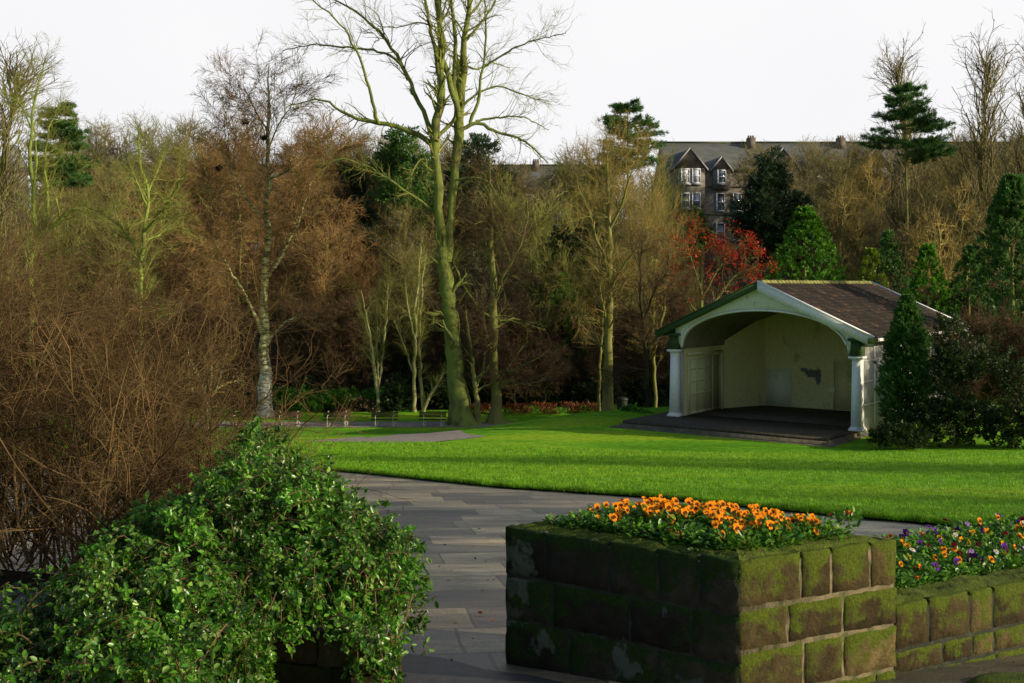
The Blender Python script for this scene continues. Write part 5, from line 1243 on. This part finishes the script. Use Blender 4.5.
    # rear gable wall, back room chimney side
    mb = MB(); mb.add([(-4.3, 14.82, 3.8), (4.3, 14.82, 3.8), (4.3, 14.82, roofz(4.3) - .1), (0, 14.82, zr - .12), (-4.3, 14.82, roofz(4.3) - .1)], [(0, 1, 2, 4)], [(2, 3, 4)]); part('rear_gable', mb, M['white_paint'])
    # panelled left side door
    mb = MB()
    x = -4.02
    mb.box(x - .02, x + .02, .6, 3.95, .02, 2.75)
    d = part('panelled_door', mb, M['panel_paint'])
    mb = MB()
    for z in (.06, .95, 1.55, 2.15, 2.65): mb.box(x + .022, x + .05, .62, 3.9, z, z + .08)
    for y in (.62, 1.4, 2.2, 3.0, 3.82): mb.box(x + .052, x + .07, y, y + .09, .06, 2.72)
    part('panel_mouldings', mb, M['panel_paint'], d)
    mb = MB(); mb.box(x, x + .11, 4.0, 4.14, .0, 2.85); mb.box(x, x + .11, .5, 4.14, 2.86, 2.95); part('door_frame', mb, M['panel_paint'], d)
    # right-back door and plates on back wall
    mb = MB(); mb.box(.75, 1.75, 6.95, 6.99, .05, 2.35); d = part('door', mb, M['cream_paint'])
    mb = MB(); mb.box(.65, .73, 6.93, 6.985, .02, 2.42); mb.box(1.77, 1.85, 6.93, 6.985, .02, 2.42); mb.box(.65, 1.85, 6.93, 6.985, 2.425, 2.5); part('door_frame', mb, M['panel_paint'], d)
    mb = MB(); mb.box(-2.9, -1.55, 6.95, 6.99, .06, 1.9); part('white_board', mb, M['pale_patch'])
    mb = MB(); n = 26
    for cx, cz, rx, rz_, yy in ((-.45, 1.75, .36, .2, 6.984), (-.12, 1.62, .15, .40, 6.978), (-.85, 1.92, .2, .1, 6.981)):
        V = [(cx, yy, cz)] + [(cx + rx * math.cos(k / n * 6.283) * (1 + .25 * math.sin(k * 2.7)), yy, cz + rz_ * math.sin(k / n * 6.283) * (1 + .2 * math.sin(k * 1.9))) for k in range(n)]
        mb.add(V, T=[(0, 1 + (k + 1) % n, 1 + k) for k in range(n)])
    part('peeled_patch', mb, M['patch'])
    mb = MB(); V = [(.62, 6.93, 1.0)] + [(.62 + .16 * math.cos(k / n * 6.283) * (1 + .2 * math.sin(k * 2.1)), 6.925, 1.0 + .13 * math.sin(k / n * 6.283)) for k in range(n)]
    mb.add(V, T=[(0, 1 + (k + 1) % n, 1 + k) for k in range(n)]); part('pale_patch', mb, M['pale_patch'])
    # roof: rows of tiles on both slopes
    RL = 14.8; y0 = -.42
    ln = math.hypot(xe, zr - ze)
    for sgn in (-1, 1):
        mb = MB(); rn = []; rows = 18; cols_ = 56; rg = np.random.default_rng(5 + sgn)
        dx = xe / rows; dzr = (zr - ze) / rows
        for r in range(rows):
            x0 = r * dx; x1 = (r + 1) * dx + .05; za = zr - r * dzr + .012; zb = zr - (r + 1) * dzr - .01 + .035
            for k in range(cols_):
                ya = y0 + RL * k / cols_; yb = y0 + RL * (k + 1) / cols_ - .012; j = rg.normal(0, .006)
                ym = (ya + yb) / 2
                mb.add([(sgn * x0, ya, za + j), (sgn * x1, ya, zb + j), (sgn * x0, ym, za + j + .03), (sgn * x1, ym, zb + j + .045), (sgn * x0, yb, za + j), (sgn * x1, yb, zb + j),
                        (sgn * x1, ya, zb + j - .03), (sgn * x1, ym, zb + j - .0), (sgn * x1, yb, zb + j - .03)], [(0, 2, 3, 1), (2, 4, 5, 3), (1, 3, 7, 6), (3, 5, 8, 7)])
                rn += [rg.random()] * 4
        part('roof_slope', mb, M['tiles'], rnd=rn)
        mb = MB(); t = .05
        mb.hexa([(sgn * .001, y0 + .03, zr - .12), (sgn * xe, y0 + .03, ze - .12), (sgn * xe, y0 + RL - .05, ze - .12), (sgn * .001, y0 + RL - .05, zr - .12),
                 (sgn * .001, y0 + .03, zr - .04), (sgn * xe, y0 + .03, ze - .04), (sgn * xe, y0 + RL - .05, ze - .04), (sgn * .001, y0 + RL - .05, zr - .04)])
        part('roof_deck', mb, M['green_paint'])
        for (yy, m_) in ((y0 - .06, 0), (y0 + RL, 0)):
            mb = MB()
            dn = .36 if sgn > 0 else .26
            mb.hexa([(sgn * .001, yy, zr - dn), (sgn * (xe + .02), yy, ze - dn), (sgn * (xe + .02), yy + .06, ze - dn), (sgn * .001, yy + .06, zr - dn),
                     (sgn * .001, yy, zr + .041), (sgn * (xe + .02), yy, ze + .041), (sgn * (xe + .02), yy + .06, ze + .06), (sgn * .001, yy + .06, zr + .06)])
            mb.hexa([(sgn * .001, yy - .03, zr + .043), (sgn * (xe + .02), yy - .03, ze + .043), (sgn * (xe + .02), yy + .24, ze + .043), (sgn * .001, yy + .24, zr + .043),
                     (sgn * .001, yy - .03, zr + .105), (sgn * (xe + .02), yy - .03, ze + .105), (sgn * (xe + .02), yy + .24, ze + .105), (sgn * .001, yy + .24, zr + .105)])
            part('barge_board', mb, M['white_paint'] if sgn > 0 else M['green_paint'])
        mb = MB(); mb.tube([(sgn * (xe + .07), y0, ze - .06), (sgn * (xe + .07), y0 + RL, ze - .06)], [.07, .07], 8); part('gutter', mb, M['white_paint'])
        if sgn > 0:
            mb = MB(); mb.box(xe - .18, xe + .16, y0 - .1, y0 + .18, ze - .2, ze + .03); part('eaves_end', mb, M['ridge'])
    mb = MB()
    for k in range(34):
        ya = y0 + .26 + (RL - .5) * k / 34; yb = ya + (RL - .5) / 34 - .015
        mb.hexa([(-.17, ya, zr - .02), (.17, ya, zr - .02), (.17, yb, zr - .02), (-.17, yb, zr - .02), (-.06, ya, zr + .14), (.06, ya, zr + .14), (.06, yb, zr + .13), (-.06, yb, zr + .13)])
    part('ridge_tiles', mb, M['ridge'])
bandstand()

# ------------------------------------------------------------------ BENCHES
def make_bench():
    root = thing('park_bench', 'bench', 'bench', (0, 0, 0))
    w = .95
    mb = MB()
    for k in range(4): mb.box(-w, w, -.20 + k * .125, -.10 + k * .125, .42, .455)
    obj('seat', mb.mesh('seat', M['bench_wood']), root)
    mb = MB()
    for k in range(4): mb.hexa([(-w, -.27 - k * .02, .55 + k * .085), (w, -.27 - k * .02, .55 + k * .085), (w, -.24 - k * .02, .55 + k * .085), (-w, -.24 - k * .02, .55 + k * .085),
                                (-w, -.29 - k * .02, .62 + k * .085), (w, -.29 - k * .02, .62 + k * .085), (w, -.26 - k * .02, .62 + k * .085), (-w, -.26 - k * .02, .62 + k * .085)])
    obj('backrest', mb.mesh('backrest', M['bench_wood']), root)
    for s in (-.62, .62):
        mb = MB()
        for (cy, cz, r, a0, a1) in ((.0, .20, .19, -60, 300),):
            a = np.radians(np.linspace(a0, a1, 22)); rr_ = np.linspace(.07, r, 22)
            mb.tube([(s + q * math.cos(t), cy, cz + q * math.sin(t)) for t, q in zip(a, rr_)], [.045] * 22, 6)
        mb.tube([(s, -.24, .02), (s, -.22, .4)], [.03, .03], 6); mb.tube([(s, -.345, .84), (s, -.36, .93)], [.05, .05], 6); mb.tube([(s, .28, .02), (s, .22, .41)], [.034, .032], 6)
        mb.tube([(s, -.24, .41), (s, .26, .41)], [.028, .028], 6); mb.tube([(s, -.28, .66), (s, .1, .68), (s, .26, .62), (s, .24, .41)], [.026] * 4, 6)
        obj('leg', mb.mesh('leg', M['bench_iron'], True), root)
    return root
proto = make_bench(); LB = ['bench half hidden behind the birch trunk, furthest left', 'park bench just right of the birch, first in the clear', 'second clear park bench from the birch, before the brown shrub', 'park bench before the pale twin stemmed young tree', 'park bench nearest the trunk of the tallest tree']
for i, px in enumerate((243, 288.5, 336.5, 384.5, 432.5)):
    o = proto if i == 0 else copy_tree(proto); Y = 63.6; x = (px - 512) * Y / F; o.location = (x, Y, float(gz(x, Y)) + .10); o.rotation_euler = (0, 0, math.pi + .06 + R2.uniform(-.06, .06)); o.scale = (.82, .82, .92)
    tag(o, LB[i], 'bench', 'park benches along the far path')
# litter bin
Yb = 69; xb = (622 - 512) * Yb / F; zb = float(gz(xb, Yb)) + .08
bn = thing('litter_bin', 'dark round litter bin in the shade left of the bandstand', 'litter bin', (xb, Yb, zb))
mb = MB(); a = [(0, 0, 0), (0, 0, .08), (0, 0, .1), (0, 0, .95), (0, 0, 1.0)]; mb.tube(a, [.36, .36, .32, .36, .38], 16); obj('body', mb.mesh('body', M['bin'], True), bn)
mb = MB(); mb.tube([(0, 0, 1.0), (0, 0, 1.06), (0, 0, 1.15), (0, 0, 1.17)], [.40, .40, .25, .02], 16); obj('lid', mb.mesh('lid', M['bin'], True), bn)

# ------------------------------------------------------------------ HOUSES
def make_house():
    "local x along the street, front face at y=0, ground z=0; ridge 14.8"
    root = thing('terraced_house', 'h', 'house', (0, 0, 0)); Wd = 10.6; ev = 11.1; rg = 14.75; dp = 9.0
    mb = MB(); mb.box(0.003, Wd - .003, 0, dp, -4, ev); mb.add([(.003, 0, ev), (.003, dp, ev), (.003, dp / 2, rg - .1)], T=[(0, 1, 2)]); mb.add([(Wd - .003, 0, ev), (Wd - .003, dp, ev), (Wd - .003, dp / 2, rg - .1)], T=[(0, 1, 2)])
    wall = obj('wall', mb.mesh('wall', M['house_wall']), root)
    mb = MB(); mb.add([(0, -.35, ev - .05), (Wd, -.35, ev - .05), (Wd, dp / 2, rg), (0, dp / 2, rg), (0, dp + .3, ev - .05), (Wd, dp + .3, ev - .05)], [(0, 1, 2, 3), (3, 2, 5, 4)]); rf = obj('roof', mb.mesh('roof', M['slate']), root)
    mb = MB(); mb.box(0, Wd, dp / 2 - .15, dp / 2 + .15, rg - .05, rg + .13); obj('ridge', mb.mesh('ridge', M['ridge_slate']), rf)
    mb = MB(); mb.box(Wd - .4, Wd + .5, dp / 2 - 1.2, dp / 2 - .2, rg - 1.2, rg + .45); ch = obj('chimney', mb.mesh('chimney', M['chimney']), rf)
    for k in range(3):
        mb = MB(); mb.tube([(Wd - .22 + k * .27, dp / 2 - .7, rg + .45), (Wd - .22 + k * .27, dp / 2 - .7, rg + .75)], [.13, .10], 8); obj('chimney_pot', mb.mesh('pot', M['chimney'], True), ch)
    mb = MB(); mb.box(0.005, Wd-.005, -.14, -.002, 9.1, 9.28); mb.box(0.005, Wd-.005, -.12, -.002, 5.9, 6.05); obj('string_course', mb.mesh('string', M['house_wall']), wall)
    def gable(cx, hw_, zt, zb):
        mb = MB(); y = -.45
        mb.add([(cx - hw_, y, zb), (cx + hw_, y, zb), (cx, y, zt), (cx - hw_, 3.2, zb), (cx + hw_, 3.2, zb), (cx, 3.2, zt)], T=[(0, 1, 2)], Q=[(0, 3, 4, 1)])
        mb.box(cx - hw_ + .15, cx + hw_ - .15, y + .002, -.001, 6.1 if hw_ > 1.5 else zb - 2.2, zb - .002)
        g = obj('dormer', mb.mesh('dormer', M['house_wall']), root)
        mb = MB(); mb.add([(cx - hw_ - .2, y - .12, zb - .1), (cx, y - .12, zt + .12), (cx, 4.0, zt + .12), (cx - hw_ - .2, 4.0, zb - .1), (cx + hw_ + .2, y - .12, zb - .1), (cx + hw_ + .2, 4.0, zb - .1)], [(0, 1, 2, 3), (1, 4, 5, 2)]); obj('dormer_roof', mb.mesh('dormer_roof', M['slate']), g)
        mb = MB()
        for s in (-1, 1): mb.hexa([(cx, y - .2, zt - .12), (cx + s * (hw_ + .22), y - .2, zb - .34), (cx + s * (hw_ + .22), y - .13, zb - .34), (cx, y - .13, zt - .12), (cx, y - .2, zt + .1), (cx + s * (hw_ + .22), y - .2, zb - .12), (cx + s * (hw_ + .22), y - .13, zb - .12), (cx, y - .13, zt + .1)])
        obj('barge_board', mb.mesh('barge', M['barge']), g)
    gable(2.8, 1.85, 13.5, 11.2); gable(6.4, 1.15, 12.5, 11.0)
    wins = [(1.75, -.47, 9.45, 11.15, 1), (3.0, -.47, 9.45, 11.15, 1), (1.75, -.47, 6.6, 8.4, 0), (3.0, -.47, 6.6, 8.4, 0), (5.9, -.47, 9.45, 11.0, 0), (5.85, -.02, 6.3, 8.4, 0), (7.75, -.02, 6.3, 8.4, 0), (5.85, -.02, 3.0, 5.0, 0), (7.75, -.02, 3.0, 5.0, 0), (1.75, -.02, 3.0, 5.0, 0), (3.0, -.02, 3.0, 5.0, 0), (9.3, -.02, 9.0, 10.5, 0)]
    for (x, y, z0, z1, cur) in wins:
        w = 1.0; mb = MB(); t = .11
        mb.box(x, x + t, y - .08, y, z0, z1); mb.box(x + w - t, x + w, y - .08, y, z0, z1); mb.box(x + t + .001, x + w - t - .001, y - .08, y, z1 - t, z1); mb.box(x + t + .001, x + w - t - .001, y - .08, y, z0, z0 + t); mb.box(x + t + .001, x + w - t - .001, y - .08, y, (z0 + z1) / 2 - .05, (z0 + z1) / 2 + .05)
        f = obj('window', mb.mesh('window', M['win_white']), root)
        mb = MB(); mb.box(x + t + .002, x + w - t - .002, y - .045, y - .005, z0 + t + .002, z1 - t - .002); obj('pane', mb.mesh('pane', M['curtain'] if cur else M['glass']), f)
        mb = MB(); mb.box(x - .12, x + w + .12, y - .14, y + .0, z0 - .18, z0 - .003); obj('sill', mb.mesh('sill', M['barge']), f)
    return root
hp = make_house()
hl = {0: 'grey terraced house with white paired gable windows, plainly seen right of centre', 1: 'terraced house hidden mostly by the drooping conifer, right of the plain one', 2: 'terraced house under the flat topped pine, beside the upright bare trees', 3: 'terraced house at the right edge, almost lost behind bare trees'}
hz = CZ + (HY - 141) * 130 / F - 14.88
for i in range(4):
    h = hp if i == 0 else copy_tree(hp); x0 = (665 - 512) * 126 / F + i * 10.6; h.location = (x0, 126, hz); tag(h, hl[i], 'house', 'stone terraced houses above the wood')
for i in range(7):
    h = copy_tree(hp); x0 = (40 - 512) * 141 / F + i * 10.6; h.location = (x0, 141, CZ + (HY - 164) * 145 / F - 14.88)
    tag(h, 'stone terraced house of the left row, glimpsed through the twigs', 'house', 'terraced houses glimpsed through the twigs')
# steep gable and chimney at the far left
sx_ = (12 - 512) * 130 / F
st = thing('stone_turret', 'pointed stone turret top above the trees at the far left', 'turret', (sx_, 130, 4))
mb = MB(); zt = CZ + (HY - 145) * 130 / F - 4; mb.hexa([(-1.5, -1.5, -2), (1.5, -1.5, -2), (1.5, 1.5, -2), (-1.5, 1.5, -2), (-1.3, -1.3, zt - 3.2), (1.3, -1.3, zt - 3.2), (1.3, 1.3, zt - 3.2), (-1.3, 1.3, zt - 3.2)]); obj('tower', mb.mesh('tower', M['house_wall']), st)
mb = MB(); mb.hexa([(-1.5, -1.5, zt - 3.19), (1.5, -1.5, zt - 3.19), (1.5, 1.5, zt - 3.19), (-1.5, 1.5, zt - 3.19), (-.4, -.4, zt), (.4, -.4, zt), (.4, .4, zt), (-.4, .4, zt)]); obj('spire', mb.mesh('spire', M['slate']), st)

# ------------------------------------------------------------------ off-frame trees at right that shade the lawn
for i, (x, y, s) in enumerate([(38, 18, 1.0), (55, 24, 1.1), (48, 2, 1.0)]):
    r = thing('parkland_tree', 'bare brown park tree standing on the lawn outside the right edge', 'tree', (x, y, float(gz(x, y)) - .1), i * 1.3, 'park trees outside the right edge'); r.scale = (s, s, s)
    k = ['broadA', 'broadB'][i % 2]; obj('trunk', PT[k][0], r); obj('crown', PT[k][1], r)

for i, (x, y, s_) in enumerate([(18, 9.5, .7)]):  # unseen tree added to streak the path with shadow
    r = thing('parkland_tree', 'small dark tree added to shade the path outside the right edge', 'tree', (x, y, float(gz(x, y)) - .1), i * 2.1, 'added small trees outside the right edge'); r.scale = (s_, s_, s_)
    obj('trunk', PT['dark'][0], r); obj('crown', PT['dark'][1], r)
for i, (y, z, ry, rz_) in enumerate([(4.9, 5.25, .75, .30), (6.9, 4.95, .9, .28), (8.9, 5.0, .8, .34), (11.2, 4.5, 1.1, .42)]):  # unseen crowns added and shaped to shade the path, sparing the planter
    x = 14.0; px = 512 + F * x / y; py = HY - F * (z - CZ) / y
    blob_crown('evergreen_tree', 'unseen evergreen crown added to shade the path, outside the right edge', px, py, y, [(px - 30, py, ry * F / y, rz_ * F / y), (px + 120, py + 8, ry * F / y, rz_ * .8 * F / y)], M['shrub_dark'], 130 + i, 2600, .14, 'tree', trunk_top=(px, py), group='added shading evergreens outside the right edge', hole=.3)
# ------------------------------------------------------------------ LIGHT, SKY, CAMERA
EL, AZ = R_(19.0), R_(-18.0)
dirn = Vector((math.cos(EL) * math.cos(AZ), math.cos(EL) * math.sin(AZ), math.sin(EL)))
sl = bpy.data.lights.new('sun', 'SUN'); sl.energy = 5.0; sl.angle = R_(.5); sl.color = (1.0, .86, .62)
so = bpy.data.objects.new('sun', sl); col.objects.link(so); so.rotation_euler = dirn.to_track_quat('Z', 'Y').to_euler()
w = bpy.data.worlds.new('World'); sc.world = w; w.use_nodes = True; nt = w.node_tree; nt.nodes.clear()
out = nt.nodes.new('ShaderNodeOutputWorld'); bg = nt.nodes.new('ShaderNodeBackground'); bg2 = nt.nodes.new('ShaderNodeBackground'); mx = nt.nodes.new('ShaderNodeMixShader')
sky = nt.nodes.new('ShaderNodeTexSky'); sky.sky_type = 'NISHITA'; sky.sun_disc = False; sky.sun_elevation = EL; sky.sun_rotation = math.pi / 2 - AZ; sky.dust_density = 2.0
bg.inputs[1].default_value = .15; nt.links.new(sky.outputs[0], bg.inputs[0])
tc = nt.nodes.new('ShaderNodeTexCoord'); sx = nt.nodes.new('ShaderNodeSeparateXYZ'); nt.links.new(tc.outputs['Generated'], sx.inputs[0])
# bright haze bank low in the north, thinning upward
cn = nt.nodes.new('ShaderNodeTexNoise'); cn.inputs['Scale'].default_value = 1.6; cn.inputs['Detail'].default_value = 3; nt.links.new(tc.outputs['Generated'], cn.inputs['Vector'])
rc = ramp(nt, [(.3, (.87, .88, .92)), (.5, (.93, .93, .95)), (.7, (.975, .965, .975))]); nt.links.new(cn.outputs[0], rc.inputs[0]); nt.links.new(rc.outputs[0], bg2.inputs[0]); bg2.inputs[1].default_value = 1.0
m1 = nt.nodes.new('ShaderNodeMapRange'); m1.inputs[1].default_value = .30; m1.inputs[2].default_value = .50; m1.inputs[3].default_value = 1; m1.inputs[4].default_value = 0; nt.links.new(sx.outputs[2], m1.inputs[0])
m2 = nt.nodes.new('ShaderNodeMapRange'); m2.inputs[1].default_value = .45; m2.inputs[2].default_value = .75; nt.links.new(sx.outputs[1], m2.inputs[0])
mm = nt.nodes.new('ShaderNodeMath'); mm.operation = 'MULTIPLY'; nt.links.new(m1.outputs[0], mm.inputs[0]); nt.links.new(m2.outputs[0], mm.inputs[1])
nt.links.new(mm.outputs[0], mx.inputs[0]); nt.links.new(bg.outputs[0], mx.inputs[1]); nt.links.new(bg2.outputs[0], mx.inputs[2]); nt.links.new(mx.outputs[0], out.inputs[0])

cam = bpy.data.cameras.new('camera'); co = bpy.data.objects.new('camera', cam); col.objects.link(co); sc.camera = co
co.location = (0, 0, CZ); co.rotation_euler = (R_(90), 0, 0); cam.sensor_width = 36; cam.lens = F * 36 / 1024; cam.shift_y = (HY - 341.5) / 1024; cam.clip_end = 6000; cam.clip_start = .05
sc.view_settings.view_transform = 'Standard'; sc.view_settings.look = 'None'; sc.view_settings.exposure = 0
sc.cycles.max_bounces = 5; sc.cycles.diffuse_bounces = 3; sc.cycles.transparent_max_bounces = 4
